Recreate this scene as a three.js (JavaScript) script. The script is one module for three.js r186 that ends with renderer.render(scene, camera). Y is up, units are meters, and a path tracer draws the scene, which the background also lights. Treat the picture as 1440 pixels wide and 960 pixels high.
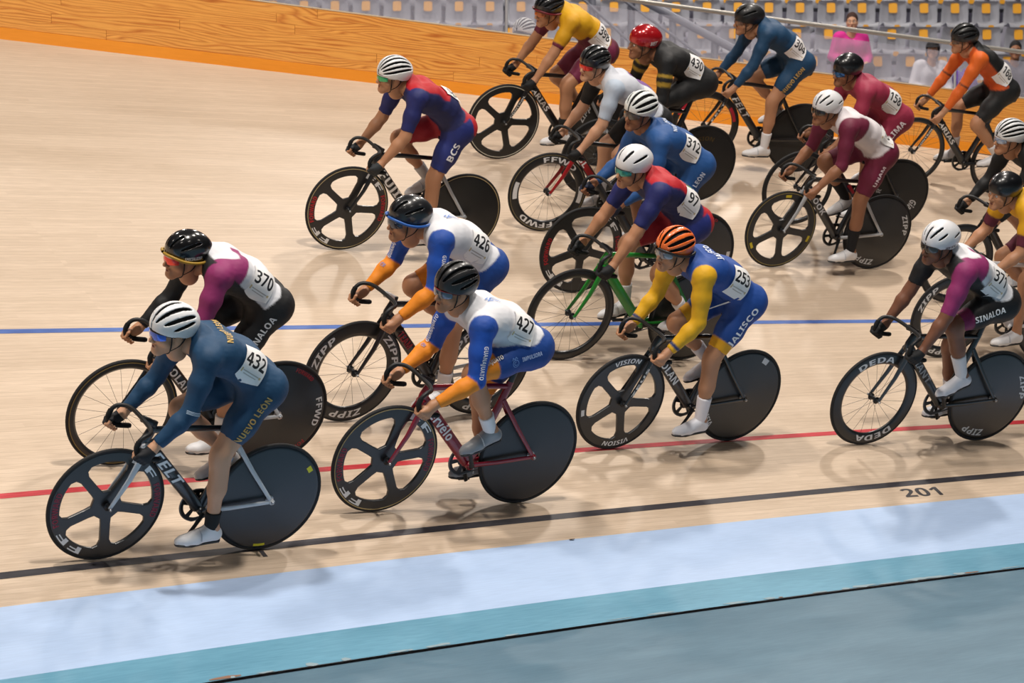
import * as THREE from 'three';
import { mergeGeometries } from 'three/addons/utils/BufferGeometryUtils.js';
import { RectAreaLightUniformsLib } from 'three/addons/lights/RectAreaLightUniformsLib.js';
RectAreaLightUniformsLib.init();

// ---------------------------------------------------------------- camera, light, exposure
const scene = new THREE.Scene();
scene.background = new THREE.Color(0x05060a);
const FOCAL = 3144.8, EYE = new THREE.Vector3(0, 1.745, 10.148);
const camera = new THREE.PerspectiveCamera(2 * Math.atan(480 / FOCAL) * 180 / Math.PI, 1.5, 0.1, 200);
const YAW = 0.792, PITCH = -0.042, ROLL = 0.004;
const FW = new THREE.Vector3(Math.sin(YAW) * Math.cos(PITCH), Math.sin(PITCH), -Math.cos(YAW) * Math.cos(PITCH));
const RT0 = new THREE.Vector3(Math.cos(YAW), 0, Math.sin(YAW)), UP0 = new THREE.Vector3().crossVectors(RT0, FW);
const RT = RT0.clone().multiplyScalar(Math.cos(ROLL)).addScaledVector(UP0, Math.sin(ROLL));
const UP = UP0.clone().multiplyScalar(Math.cos(ROLL)).addScaledVector(RT0, -Math.sin(ROLL));
camera.position.copy(EYE); camera.up.copy(UP); camera.lookAt(EYE.clone().add(FW));
camera.focus = 13.5; camera.userData.fStop = 4.5;
const renderer = new THREE.WebGLRenderer();
renderer.toneMapping = THREE.LinearToneMapping;
renderer.toneMappingExposure = 1.15;
renderer.shadowMap.enabled = true;
const HALL = { x0: -30, x1: 60, z0: -46, z1: 56, y0: -0.75, y1: 14 };
const LAMPS = [[2.5, 2.8, 520], [7, 6.6, 540], [13, 4.5, 150], [17.5, 0, 330], [-6, 14, 60], [6, 18, 60], [20, 14, 40], [-5, -5, 80], [8, -9, 80], [22, -11.5, 240], [26.2, -7.2, 240], [17.8, -15.8, 240]];   // x, z, strength: floodlights under the ceiling
for (const [x, z, power] of LAMPS) {
  const l = new THREE.RectAreaLight(0xfff6ec, power, 0.8, 0.8);
  l.position.set(x, HALL.y1 - 0.55, z); l.rotation.x = -Math.PI / 2; l.castShadow = true; scene.add(l);
}

// ---------------------------------------------------------------- helpers
let seed = 7;
const rnd = () => { seed = (seed * 1664525 + 1013904223) >>> 0; return seed / 4294967296; };
const V = (x, y, z) => new THREE.Vector3(x, y, z);
const R0 = 50.2, BANK = 0.49;
const names = {};
const numbered = (n) => { names[n] = (names[n] ?? -1) + 1; return names[n] ? n + '_' + String(names[n]).padStart(3, '0') : n; };
function mesh(name, geo, mat, parent) { const m = new THREE.Mesh(geo, mat); m.name = name; m.castShadow = m.receiveShadow = true; parent.add(m); return m; }
function group(name, parent) { const g = new THREE.Group(); g.name = name; parent.add(g); return g; }
function thing(name, label, category, grp) { const g = group(numbered(name), scene); g.userData = { label, category }; if (grp) g.userData.group = grp; return g; }
function structure(o, label) { o.userData.kind = 'structure'; if (label) { o.userData.label = label; } return o; }
// point on the banked cone of the bend: th round the bend, s metres up the slope, h off the boards
function bend(th, s, h = 0, bank = BANK, r0 = R0, y0 = 0) {
  const r = r0 + s * Math.cos(bank) - h * Math.sin(bank);
  return V(r * Math.sin(th), y0 + s * Math.sin(bank) + h * Math.cos(bank), R0 - r * Math.cos(th));
}
function rayOf(px, py) { return FW.clone().addScaledVector(RT, (px - 720) / FOCAL).addScaledVector(UP, (480 - py) / FOCAL); }
function ontoBend(px, py, h) {
  const d = rayOf(px, py), c = Math.cos(BANK), s = Math.sin(BANK); let t = 14;
  for (let i = 0; i < 30; i++) {
    const p = EYE.clone().addScaledVector(d, t), rr = Math.hypot(p.x, p.z - R0);
    const F = p.y * c - (rr - R0) * s - h, dF = d.y * c - ((p.x * d.x + (p.z - R0) * d.z) / rr) * s;
    t -= F / dF;
  }
  return EYE.clone().addScaledVector(d, t);
}
const bendNormal = (p) => { const th = Math.atan2(p.x, R0 - p.z); return V(-Math.sin(th) * Math.sin(BANK), Math.cos(BANK), Math.cos(th) * Math.sin(BANK)); };
// value noise
function makeNoise(sd) {
  const hash = (x, y) => { let h = Math.imul(x, 374761393) + Math.imul(y, 668265263) + Math.imul(sd, 974711); h = Math.imul(h ^ (h >>> 13), 1274126177); return ((h ^ (h >>> 16)) >>> 0) / 4294967296; };
  return (x, y, wx = 1e9, wy = 1e9) => {
    const ix = Math.floor(x), iy = Math.floor(y), fx = x - ix, fy = y - iy, u = fx * fx * (3 - 2 * fx), v = fy * fy * (3 - 2 * fy);
    const m = (a, w) => ((a % w) + w) % w, H = (a, b) => hash(m(a, wx), m(b, wy));
    return (H(ix, iy) * (1 - u) + H(ix + 1, iy) * u) * (1 - v) + (H(ix, iy + 1) * (1 - u) + H(ix + 1, iy + 1) * u) * v;
  };
}
function dataTex(w, h, fn, srgb = true) {
  const d = new Uint8Array(w * h * 4);
  for (let y = 0; y < h; y++) for (let x = 0; x < w; x++) { const c = fn(x / w, y / h, x, y), o = (y * w + x) * 4; d[o] = c[0]; d[o + 1] = c[1]; d[o + 2] = c[2]; d[o + 3] = 255; }
  const t = new THREE.DataTexture(d, w, h, THREE.RGBAFormat); t.wrapS = t.wrapT = THREE.RepeatWrapping; t.magFilter = THREE.LinearFilter; t.minFilter = THREE.LinearMipmapLinearFilter;
  if (srgb) t.colorSpace = THREE.SRGBColorSpace; t.needsUpdate = true; return t;
}
const matCache = {};
function M(color, roughness = 0.6, metalness = 0, extra) {
  const k = color + '|' + roughness + '|' + metalness + '|' + JSON.stringify(extra ?? 0);
  if (!matCache[k]) matCache[k] = new THREE.MeshPhysicalMaterial({ color, roughness, metalness, ...extra });
  return matCache[k];
}
// lettering: one sheet of transparent print, cut into rectangles
const sheet = document.createElement('canvas'); sheet.width = sheet.height = 2048;
const ink = sheet.getContext('2d');
const sheetTexture = new THREE.CanvasTexture(sheet); sheetTexture.colorSpace = THREE.SRGBColorSpace; sheetTexture.magFilter = THREE.LinearFilter;
const PRINT = new THREE.MeshStandardMaterial({ map: sheetTexture, transparent: true, roughness: 0.55 });
let penX = 4, penY = 4, rowH = 0; const printed = {};
function slot(w, h) { if (penX + w + 6 > 2048) { penX = 4; penY += rowH + 6; rowH = 0; } const r = [penX, penY]; penX += w + 6; rowH = Math.max(rowH, h); if (penY + h > 2048) throw new Error('sheet full'); return r; }
function rect(x, y, w, h) { return { u0: x / 2048, u1: (x + w) / 2048, v1: 1 - y / 2048, v0: 1 - (y + h) / 2048, aspect: w / h }; }
function words(text, color, { font = 'bold', size = 52, bg, italic, stretch = 1, pad = 6, family = 'sans-serif', outline } = {}) {
  const key = [text, color, font, size, bg, italic, stretch, outline].join('|');
  if (printed[key]) return printed[key];
  ink.font = `${font} ${size}px ${family}`;
  const tw = ink.measureText(text).width * stretch, w = Math.ceil(tw + pad * 2 + (italic ? size * 0.25 : 0)), h = Math.ceil(size * 0.98);
  const [x, y] = slot(w, h);
  if (bg) { ink.fillStyle = bg; ink.fillRect(x, y, w, h); } else { const c = new THREE.Color(color), s = c.getStyle(); ink.fillStyle = s.replace('rgb(', 'rgba(').replace(')', ',0.004)'); ink.fillRect(x, y, w, h); }
  ink.save(); ink.translate(x + pad, y + size * 0.84); ink.transform(stretch, 0, italic ? -0.25 : 0, 1, 0, 0);
  if (outline) { ink.strokeStyle = outline; ink.lineWidth = size * 0.12; ink.strokeText(text, 0, 0); }
  ink.fillStyle = color; ink.fillText(text, 0, 0); ink.restore();
  return (printed[key] = rect(x, y, w, h));
}
function bib(number) {
  const w = 150, h = 156, [x, y] = slot(w, h);
  ink.fillStyle = '#f1efee'; ink.fillRect(x, y, w, h);
  ink.fillStyle = '#15161a'; ink.font = 'bold 100px sans-serif'; const tw = ink.measureText(number).width, k = Math.min(0.82, 130 / tw);
  ink.save(); ink.translate(x + w / 2 - tw * k / 2, y + 104); ink.scale(k, 1); ink.fillText(number, 0, 0); ink.restore();
  ink.fillStyle = '#b9b3ad'; ink.fillRect(x + 22, y + 126, w - 40, 4); ink.fillRect(x + 34, y + 136, w - 66, 3); ink.fillStyle = '#d0b98a'; ink.fillRect(x + 8, y + 122, 11, 16); ink.fillRect(x + w - 20, y + 124, 10, 10);
  return rect(x, y, w, h);
}
function drawn(w, h, fn) { const [x, y] = slot(w, h); ink.save(); ink.translate(x, y); ink.beginPath(); ink.rect(0, 0, w, h); ink.clip(); fn(ink, w, h); ink.restore(); return rect(x, y, w, h); }
// a patch of n x m points with the uv of a printed rectangle; pos(u, v) gives each point
function patch(r, n, m, pos) {
  const p = [], uv = [], idx = [];
  for (let j = 0; j <= m; j++) for (let i = 0; i <= n; i++) { const q = pos(i / n, j / m); p.push(q.x, q.y, q.z); uv.push(r.u0 + (r.u1 - r.u0) * i / n, r.v0 + (r.v1 - r.v0) * j / m); }
  for (let j = 0; j < m; j++) for (let i = 0; i < n; i++) { const a = j * (n + 1) + i, b = a + n + 1; idx.push(a, a + 1, b + 1, a, b + 1, b); }
  const g = new THREE.BufferGeometry(); g.setAttribute('position', new THREE.Float32BufferAttribute(p, 3)); g.setAttribute('uv', new THREE.Float32BufferAttribute(uv, 2)); g.setIndex(idx); g.computeVertexNormals(); return g;
}
// ---------------------------------------------------------------- solids
function loft(rings, closed = true) {   // rings: arrays of Vector3 of equal length; capped
  const n = rings[0].length, p = [], idx = [];
  for (const r of rings) for (const q of r) p.push(q.x, q.y, q.z);
  for (let k = 0; k < rings.length - 1; k++) for (let i = 0; i < n; i++) { const a = k * n + i, b = k * n + (i + 1) % n, c = a + n, d = b + n; idx.push(a, b, d, a, d, c); }
  const cap = (k, flip) => { const c = p.length / 3, s = V(0, 0, 0); rings[k].forEach((q) => s.add(q)); s.divideScalar(n); p.push(s.x, s.y, s.z); for (let i = 0; i < n; i++) { const a = k * n + i, b = k * n + (i + 1) % n; flip ? idx.push(c, b, a) : idx.push(c, a, b); } };
  if (closed) { cap(0, true); cap(rings.length - 1, false); }
  const g = new THREE.BufferGeometry(); g.setAttribute('position', new THREE.Float32BufferAttribute(p, 3)); g.setIndex(idx); g.computeVertexNormals(); return g;
}
// tube of oval section: path of [x, y, z, halfWidth across z, halfDepth in the plane]
function blade(path, n = 12) {
  const pts = path.map((q) => V(q[0], q[1], q[2])), rings = [];
  pts.forEach((p, i) => {
    const t = pts[Math.min(i + 1, pts.length - 1)].clone().sub(pts[Math.max(i - 1, 0)]).normalize();
    const z = V(0, 0, 1).addScaledVector(t, -t.z).normalize(), d = new THREE.Vector3().crossVectors(t, z);
    const ring = []; for (let k = 0; k < n; k++) { const a = k / n * 2 * Math.PI; ring.push(p.clone().addScaledVector(z, Math.cos(a) * path[i][3]).addScaledVector(d, Math.sin(a) * path[i][4])); }
    rings.push(ring);
  });
  return loft(rings);
}
function tube(points, r, seg = 24, rad = 8) { const c = new THREE.CatmullRomCurve3(points.map((p) => p.isVector3 ? p : V(...p))); const g = new THREE.TubeGeometry(c, seg, r, rad); g.deleteAttribute('uv'); return g; }
function rod(a, b, r0, r1 = r0, n = 8) {
  const t = b.clone().sub(a).normalize(), e = Math.abs(t.y) < 0.9 ? V(0, 1, 0) : V(1, 0, 0), u = new THREE.Vector3().crossVectors(t, e).normalize(), w = new THREE.Vector3().crossVectors(t, u);
  const ring = (c, r) => Array.from({ length: n }, (_, k) => c.clone().addScaledVector(u, Math.cos(k / n * 6.2832) * r).addScaledVector(w, Math.sin(k / n * 6.2832) * r));
  return loft([ring(a, r0), ring(b, r1)]);
}
const merge = (list) => mergeGeometries(list.map((g) => { const h = g.index ? g.toNonIndexed() : g; for (const k of Object.keys(h.attributes)) if (k !== 'position' && k !== 'normal') h.deleteAttribute(k); return h; }));
function box(w, h, d, x = 0, y = 0, z = 0) { const g = new THREE.BoxGeometry(w, h, d); g.translate(x, y, z); return g; }

// ---------------------------------------------------------------- signed distance fields meshed by surface nets
const smin = (a, b, k) => { const h = Math.max(k - Math.abs(a - b), 0) / k; return Math.min(a, b) - h * h * k * 0.25; };
class Field {
  constructor(lo, hi, cell) {
    this.lo = lo; this.c = cell; this.n = [0, 1, 2].map((i) => Math.ceil((hi.getComponent(i) - lo.getComponent(i)) / cell) + 1);
    this.f = new Float32Array(this.n[0] * this.n[1] * this.n[2]).fill(1);
  }
  each(lo, hi, fn) {
    const [nx, ny, nz] = this.n, c = this.c, L = this.lo, i0 = [], i1 = [];
    for (let k = 0; k < 3; k++) { i0[k] = Math.max(0, Math.floor((lo.getComponent(k) - L.getComponent(k)) / c)); i1[k] = Math.min(this.n[k] - 1, Math.ceil((hi.getComponent(k) - L.getComponent(k)) / c)); }
    for (let z = i0[2]; z <= i1[2]; z++) for (let y = i0[1]; y <= i1[1]; y++) { let o = (z * ny + y) * nx + i0[0]; for (let x = i0[0]; x <= i1[0]; x++, o++) this.f[o] = fn(this.f[o], L.x + x * c, L.y + y * c, L.z + z * c); }
  }
  cone(q, grow = 0) {   // q: { a, b, ra, rb, k, clip: [point, direction] }
    const { a, b } = q, ra = q.ra + grow, rb = q.rb + grow, k = q.k ?? 0.03, m = Math.max(ra, rb) + k + 2 * this.c;
    const dx = b.x - a.x, dy = b.y - a.y, dz = b.z - a.z, l2 = dx * dx + dy * dy + dz * dz || 1e-9, cl = q.clip;
    this.each(V(Math.min(a.x, b.x) - m, Math.min(a.y, b.y) - m, Math.min(a.z, b.z) - m), V(Math.max(a.x, b.x) + m, Math.max(a.y, b.y) + m, Math.max(a.z, b.z) + m), (f, x, y, z) => {
      const px = x - a.x, py = y - a.y, pz = z - a.z, t = Math.min(1, Math.max(0, (px * dx + py * dy + pz * dz) / l2));
      let d = Math.hypot(px - dx * t, py - dy * t, pz - dz * t) - (ra + (rb - ra) * t);
      if (cl) d = Math.max(d, (x - cl[0].x) * cl[1].x + (y - cl[0].y) * cl[1].y + (z - cl[0].z) * cl[1].z);
      return smin(f, d, k);
    });
  }
  all(fn) { this.each(this.lo, V(1e3, 1e3, 1e3).add(this.lo), (f, x, y, z) => fn(x, y, z, f)); }
  at(p) {
    const [nx, ny, nz] = this.n, g = [(p.x - this.lo.x) / this.c, (p.y - this.lo.y) / this.c, (p.z - this.lo.z) / this.c];
    const i = g.map((v, k) => Math.min(this.n[k] - 2, Math.max(0, Math.floor(v)))), w = g.map((v, k) => Math.min(1, Math.max(0, v - i[k]))); let s = 0;
    for (let c = 0; c < 8; c++) { const a = c & 1, b = (c >> 1) & 1, e = c >> 2; s += this.f[((i[2] + e) * ny + i[1] + b) * nx + i[0] + a] * (a ? w[0] : 1 - w[0]) * (b ? w[1] : 1 - w[1]) * (e ? w[2] : 1 - w[2]); }
    return s;
  }
  mesh() {
    const [nx, ny, nz] = this.n, f = this.f, id = new Int32Array(nx * ny * nz).fill(-1), pos = [], idx = [], sx = 1, sy = nx, sz = nx * ny, c = this.c;
    const off = [0, sx, sy, sx + sy, sz, sx + sz, sy + sz, sx + sy + sz], ed = [[0, 1], [2, 3], [4, 5], [6, 7], [0, 2], [1, 3], [4, 6], [5, 7], [0, 4], [1, 5], [2, 6], [3, 7]];
    for (let z = 0; z < nz - 1; z++) for (let y = 0; y < ny - 1; y++) for (let x = 0; x < nx - 1; x++) {
      const o = (z * ny + y) * nx + x; let m = 0;
      for (let k = 0; k < 8; k++) if (f[o + off[k]] < 0) m |= 1 << k;
      if (m === 0 || m === 255) continue;
      let ax = 0, ay = 0, az = 0, n = 0;
      for (const [a, b] of ed) { const A = (m >> a) & 1, B = (m >> b) & 1; if (A === B) continue; const fa = f[o + off[a]], fb = f[o + off[b]], t = fa / (fa - fb);
        ax += (a & 1) + ((b & 1) - (a & 1)) * t; ay += ((a >> 1) & 1) + (((b >> 1) & 1) - ((a >> 1) & 1)) * t; az += (a >> 2) + ((b >> 2) - (a >> 2)) * t; n++; }
      id[o] = pos.length / 3; pos.push(this.lo.x + (x + ax / n) * c, this.lo.y + (y + ay / n) * c, this.lo.z + (z + az / n) * c);
    }
    const quad = (a, b, d, e, flip) => { if (a < 0 || b < 0 || d < 0 || e < 0) return; flip ? idx.push(a, e, d, a, d, b) : idx.push(a, b, d, a, d, e); };
    for (let z = 1; z < nz - 1; z++) for (let y = 1; y < ny - 1; y++) for (let x = 1; x < nx - 1; x++) {
      const o = (z * ny + y) * nx + x, s = f[o] < 0;
      if (s !== f[o + sx] < 0) quad(id[o - sy - sz], id[o - sz], id[o], id[o - sy], !s);
      if (s !== f[o + sy] < 0) quad(id[o - sx - sz], id[o - sx], id[o], id[o - sz], !s);
      if (s !== f[o + sz] < 0) quad(id[o - sx - sy], id[o - sy], id[o], id[o - sx], !s);
    }
    const g = new THREE.BufferGeometry(); g.setAttribute('position', new THREE.Float32BufferAttribute(pos, 3)); g.setIndex(idx); g.computeVertexNormals(); return g;
  }
}
// ---------------------------------------------------------------- bicycles (x forward, y up, z to the rider's right; the wheels' contact at y = 0)
const WR = 0.335, BASE = 0.97, BB = V(0.405, 0.28, 0), CRANK = 0.168;
const REAR = V(0, WR, 0), FRONT = V(BASE, WR, 0);
const RUBBER = M('#1b1b1d', 0.75), CARBON = M('#17191c', 0.38, 0, { clearcoat: 0.35, clearcoatRoughness: 0.3 }), STEEL = M('#b9bcc2', 0.3, 0.9), SPOKE = M('#55585c', 0.35, 0.8), BLACKPART = M('#131416', 0.45);
const geoCache = {};
const cached = (k, f) => geoCache[k] ??= f();
const lathe = (pts, seg = 64) => { const g = new THREE.LatheGeometry(pts.map(([r, y]) => new THREE.Vector2(r, y)), seg); g.rotateX(Math.PI / 2); return g; };
function fiveSpoke() {
  return cached('five', () => {
    const s = new THREE.Shape(); s.absarc(0, 0, 0.317, 0, Math.PI * 2, false);
    for (let k = 0; k < 5; k++) {
      const a0 = k * Math.PI * 2 / 5, P = (r, a) => new THREE.Vector2(r * Math.cos(a0 + a), r * Math.sin(a0 + a)), h = new THREE.Path();
      const ro = 0.262, ri = 0.075, w = 0.028;   // window between two blades, its corners rounded
      const side = (r) => Math.PI / 5 - Math.asin(w / r), corner = 0.045;
      const p = [];
      const ao = side(ro - corner), n = 8;
      p.push(P(ri + 0.012, side(ri + 0.03) * 0.75));
      p.push(P(ri + 0.045, side(ri + 0.045)), P(ro - corner, ao), P(ro - corner * 0.35, ao * 0.93), P(ro, ao * 0.74));
      for (let i = 1; i < n; i++) p.push(P(ro, ao * 0.74 * (1 - 2 * i / n)));
      p.push(P(ro, -ao * 0.74), P(ro - corner * 0.35, -ao * 0.93), P(ro - corner, -ao), P(ri + 0.045, -side(ri + 0.045)), P(ri + 0.012, -side(ri + 0.03) * 0.75));
      h.setFromPoints(p.reverse()); s.holes.push(h);
    }
    const g = new THREE.ExtrudeGeometry(s, { depth: 0.012, bevelEnabled: true, bevelThickness: 0.004, bevelSize: 0.004, bevelOffset: -0.004, bevelSegments: 2, curveSegments: 64 });
    g.translate(0, 0, -0.006); g.deleteAttribute('uv'); return g;
  });
}
const tire = () => cached('tire', () => { const g = new THREE.TorusGeometry(0.3235, 0.0115, 10, 72); g.deleteAttribute('uv'); return g; });
const sidewall = () => cached('sidewall', () => { const g = mergeGeometries([-1, 1].map((z) => { const t = new THREE.TorusGeometry(0.3165, 0.0042, 6, 72); t.translate(0, 0, z * 0.0082); return t; })); return g; });
const rim = (depth) => cached('rim' + depth, () => { const a = 0.3195, b = a - depth; return lathe([[a, -0.0095], [a - 0.012, -0.0115], [b + depth * 0.35, -0.0125], [b + 0.012, -0.008], [b, 0], [b + 0.012, 0.008], [b + depth * 0.35, 0.0125], [a - 0.012, 0.0115], [a, 0.0095]], 72); });
const discGeo = () => cached('disc', () => lathe([[0.319, 0.0085], [0.30, 0.0105], [0.2, 0.0145], [0.1, 0.0185], [0.03, 0.021], [0.02, 0.026], [0, 0.026]], 72).clone());
const discSides = () => cached('discs', () => { const a = lathe([[0, -0.026], [0.02, -0.026], [0.03, -0.021], [0.1, -0.0185], [0.2, -0.0145], [0.30, -0.0105], [0.319, -0.0085], [0.319, 0.0085], [0.30, 0.0105], [0.2, 0.0145], [0.1, 0.0185], [0.03, 0.021], [0.02, 0.026], [0, 0.026]], 72); return a; });
const hubGeo = () => cached('hub', () => lathe([[0, -0.05], [0.009, -0.05], [0.009, -0.034], [0.024, -0.032], [0.024, -0.027], [0.014, -0.02], [0.014, 0.02], [0.024, 0.027], [0.024, 0.032], [0.009, 0.034], [0.009, 0.05], [0, 0.05]], 16));
const spokeGeo = (inner) => cached('spoke' + inner, () => { const g = new THREE.CylinderGeometry(0.0011, 0.0011, inner - 0.02, 5); g.translate(0, (inner - 0.02) / 2 + 0.02, 0); g.deleteAttribute('uv'); return g; });
// print on the left face of a wheel: band between two radii, round the angle a (degrees, 0 forward, 90 up, seen with the front to the left: turns clockwise)
function wheelPrint(parent, r, r0, r1, mid, span, z, name = 'lettering', flip = false) {
  const a0 = (mid - span / 2) * Math.PI / 180, a1 = (mid + span / 2) * Math.PI / 180;
  // seen from the left, +x points left: angle decreasing goes clockwise on screen
  mesh(name, patch(r, 20, 2, (u, v) => { const a = flip ? a1 + (a0 - a1) * u : a0 + (a1 - a0) * u, q = flip ? r1 + (r0 - r1) * v : r0 + (r1 - r0) * v; return V(Math.cos(a) * q, Math.sin(a) * q, z(q)); }), PRINT, parent);
}
function makeWheel(bike, name, at, spec, turn) {
  const w = group(name, bike); w.position.copy(at); if (turn) w.rotation.y = turn;
  mesh('tire', tire(), RUBBER, w);
  if (spec.gum) mesh('tire_sidewall', sidewall(), M(spec.gum, 0.7), w);
  const inner = 0.3195 - (spec.depth ?? 0.06);
  let zf;
  if (spec.kind === 'disc') { mesh('disc', discSides(), spec.mat ?? M('#15181c', 0.36, 0, { clearcoat: 0.5, clearcoatRoughness: 0.25 }), w); zf = (q) => -(0.0215 - (0.0215 - 0.0085) * Math.min(1, q / 0.31)) - 0.0022; mesh('hub', hubGeo(), STEEL, w); }
  else if (spec.kind === 'five') { const f = mesh('spider', fiveSpoke(), spec.mat ?? CARBON, w); f.rotation.z = (spec.spin ?? 0) * Math.PI / 180; zf = () => -0.0118; mesh('hub', hubGeo(), M('#26282b', 0.4, 0.5), w); }
  else {
    mesh('rim', rim(spec.depth ?? 0.06), spec.mat ?? CARBON, w); mesh('hub', hubGeo(), M('#2b2d30', 0.35, 0.7), w);
    const n = spec.spokes ?? 18;
    for (let k = 0; k < n; k++) { const s = mesh('spoke', spokeGeo(inner), SPOKE, w); const a = (k + 0.3) * 2 * Math.PI / n; s.rotation.set((k % 2 ? 1 : -1) * 0.085, 0, 0); const q = new THREE.Quaternion().setFromAxisAngle(V(0, 0, 1), a); s.quaternion.premultiply(q); s.position.copy(V(0, 0, (k % 2 ? -1 : 1) * 0.024)); }
    zf = (q) => { const t = (0.3195 - q) / (spec.depth ?? 0.06); return -(0.0098 + 0.003 * Math.sin(Math.min(1, Math.max(0, t)) * Math.PI)) - 0.0016; };
  }
  for (const [text, color, r0, r1, mid, span, o] of spec.prints ?? []) wheelPrint(w, typeof text === 'string' ? words(text, color, o ?? {}) : text, r0, r1, mid, span, zf, o?.mark ?? 'lettering', o?.flip);
  return w;
}
const SOLID = {};
function solidPrint(color) { return SOLID[color] ??= drawn(16, 16, (c, w, h) => { c.fillStyle = color; c.fillRect(0, 0, w, h); }); }
const DROP = (s) => [[0.86, 0.842, 0], [0.861, 0.842, s * 0.06], [0.866, 0.841, s * 0.12], [0.885, 0.838, s * 0.165], [0.925, 0.83, s * 0.184], [0.953, 0.803, s * 0.188], [0.961, 0.767, s * 0.19], [0.943, 0.73, s * 0.192], [0.9, 0.71, s * 0.194], [0.83, 0.702, s * 0.196]];
const GRIP = (s) => ({ p: V(0.928, 0.719, s * 0.1928), dir: V(0.86, 0.5, 0).normalize() });
function makeBike(S) {
  const b = thing('track_bicycle', S.label, 'bicycle', 'track bicycles ridden in the race');
  const fm = M(S.frame, S.frameRough ?? 0.32, 0, { clearcoat: 0.6, clearcoatRoughness: 0.2 }), fk = S.fork ? M(S.fork, 0.35, 0, { clearcoat: 0.5, clearcoatRoughness: 0.2 }) : fm;
  const st = S.stays ? M(S.stays, 0.35, 0, { clearcoat: 0.5 }) : fm;
  // frame
  const HB = [0.817, 0.695], HT = [0.79, 0.8];
  const front = [
    blade([[HB[0] + 0.004, HB[1] - 0.012, 0, 0.02, 0.026], [HB[0] - 0.002, HB[1] + 0.03, 0, 0.02, 0.03], [HT[0] + 0.002, HT[1] - 0.02, 0, 0.02, 0.028], [HT[0], HT[1], 0, 0.019, 0.022]]),
    blade([[HT[0] - 0.005, HT[1] - 0.026, 0, 0.016, 0.021], [0.6, 0.778, 0, 0.015, 0.018], [0.245, 0.772, 0, 0.014, 0.016]]),
    blade([[HB[0] - 0.005, HB[1] + 0.012, 0, 0.019, 0.034], [0.62, 0.502, 0, 0.018, 0.036], [BB.x + 0.01, BB.y + 0.01, 0, 0.024, 0.034]]),
    blade([[BB.x, BB.y, 0, 0.022, 0.03], [0.36, 0.42, 0, 0.016, 0.03], [0.288, 0.65, 0, 0.015, 0.027], [0.25, 0.8, 0, 0.014, 0.024]]),
    rod(V(BB.x, BB.y, -0.034), V(BB.x, BB.y, 0.034), 0.026, 0.026, 16)];
  const rear = [];
  for (const s of [-1, 1]) {
    rear.push(blade([[BB.x - 0.02, BB.y + 0.0, s * 0.022, 0.009, 0.016], [0.24, 0.3, s * 0.042, 0.007, 0.014], [0.0, WR, s * 0.058, 0.006, 0.012]]));
    rear.push(blade([[0.275, 0.69, s * 0.012, 0.007, 0.015], [0.15, 0.52, s * 0.04, 0.006, 0.013], [0.0, WR, s * 0.058, 0.006, 0.011]]));
    rear.push(rod(V(0, WR, s * 0.05), V(0, WR, s * 0.066), 0.017, 0.017, 12));
  }
  const frame = st === fm ? mesh('frame', merge([...front, ...rear]), fm, b) : mesh('frame', merge(front), fm, b);
  if (st !== fm) mesh('rear_stays', merge(rear), st, b);
  for (const s of [-1, 1]) mesh('axle_nut', rod(V(0, WR, s * 0.064), V(0, WR, s * 0.078), 0.009, 0.009, 8), STEEL, b);
  // print along the down tube, left side; text runs from the head tube to the cranks
  const along = (r, A, B, hgt, z, name) => mesh(name ?? 'lettering', patch(r, 6, 2, (u, v) => { const p = A.clone().lerp(B, u), t = B.clone().sub(A).normalize();const up = V(t.y, -t.x, 0); p.addScaledVector(up.y > 0 ? up : up.negate(), (v - 0.5) * hgt); p.z = z - Math.cos((v - 0.5) * 2.2) * 0.004; return p; }), PRINT, frame);
  if (S.downText) { const r = words(S.downText, S.textColor ?? '#f2f2f2', S.textStyle ?? {}), L = S.textLen ?? 0.27, A = V(0.8, 0.682, 0), B = V(0.44, 0.322, 0), d = B.clone().sub(A).normalize(), s = S.textStart ?? 0.03; along(r, A.clone().addScaledVector(d, s), A.clone().addScaledVector(d, s + L), S.textH ?? 0.062, -0.0185); }
  if (S.bands) for (const [c, x0, x1, hgt] of S.bands) along(solidPrint(c), V(x0[0], x0[1], 0), V(x1[0], x1[1], 0), hgt, -0.0175, 'painted_band');
  // fork
  const forks = [];
  for (const s of [-1, 1]) forks.push(blade([[0.817, 0.688, s * 0.02, 0.012, 0.022], [0.838, 0.62, s * 0.036, 0.009, 0.021], [0.885, 0.5, s * 0.045, 0.0075, 0.017], [BASE, WR, s * 0.052, 0.006, 0.011]]));
  forks.push(blade([[0.817, 0.688, -0.026, 0.02, 0.024], [0.817, 0.69, 0.026, 0.02, 0.024]]));
  const fork = mesh('fork', merge(forks), fk, b);
  if (S.forkText) { const A = V(0.845, 0.6, 0), B = V(0.945, 0.385, 0); mesh('lettering', patch(words(S.forkText, S.forkTextColor ?? '#e8e8e8'), 6, 1, (u, v) => { const p = A.clone().lerp(B, 1 - u), t = B.clone().sub(A).normalize(); p.addScaledVector(V(t.y, -t.x, 0), (0.5 - v) * 0.024); p.z = -0.0465 - (1 - u) * 0.011 - 0.0035; return p; }), PRINT, fork); }
  for (const s of [-1, 1]) mesh('axle_nut', rod(V(BASE, WR, s * 0.054), V(BASE, WR, s * 0.07), 0.009, 0.007, 8), STEEL, b);
  makeWheel(b, 'front_wheel', FRONT, S.front, 0);
  makeWheel(b, 'rear_wheel', REAR, S.rear, 0);
  // cockpit
  const hb = group('handlebar', b);
  mesh('stem', blade([[0.787, 0.808, 0, 0.018, 0.02], [0.82, 0.828, 0, 0.016, 0.018], [0.86, 0.842, 0, 0.022, 0.02]]), M(S.stem ?? '#1a1b1e', 0.4), hb);
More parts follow.
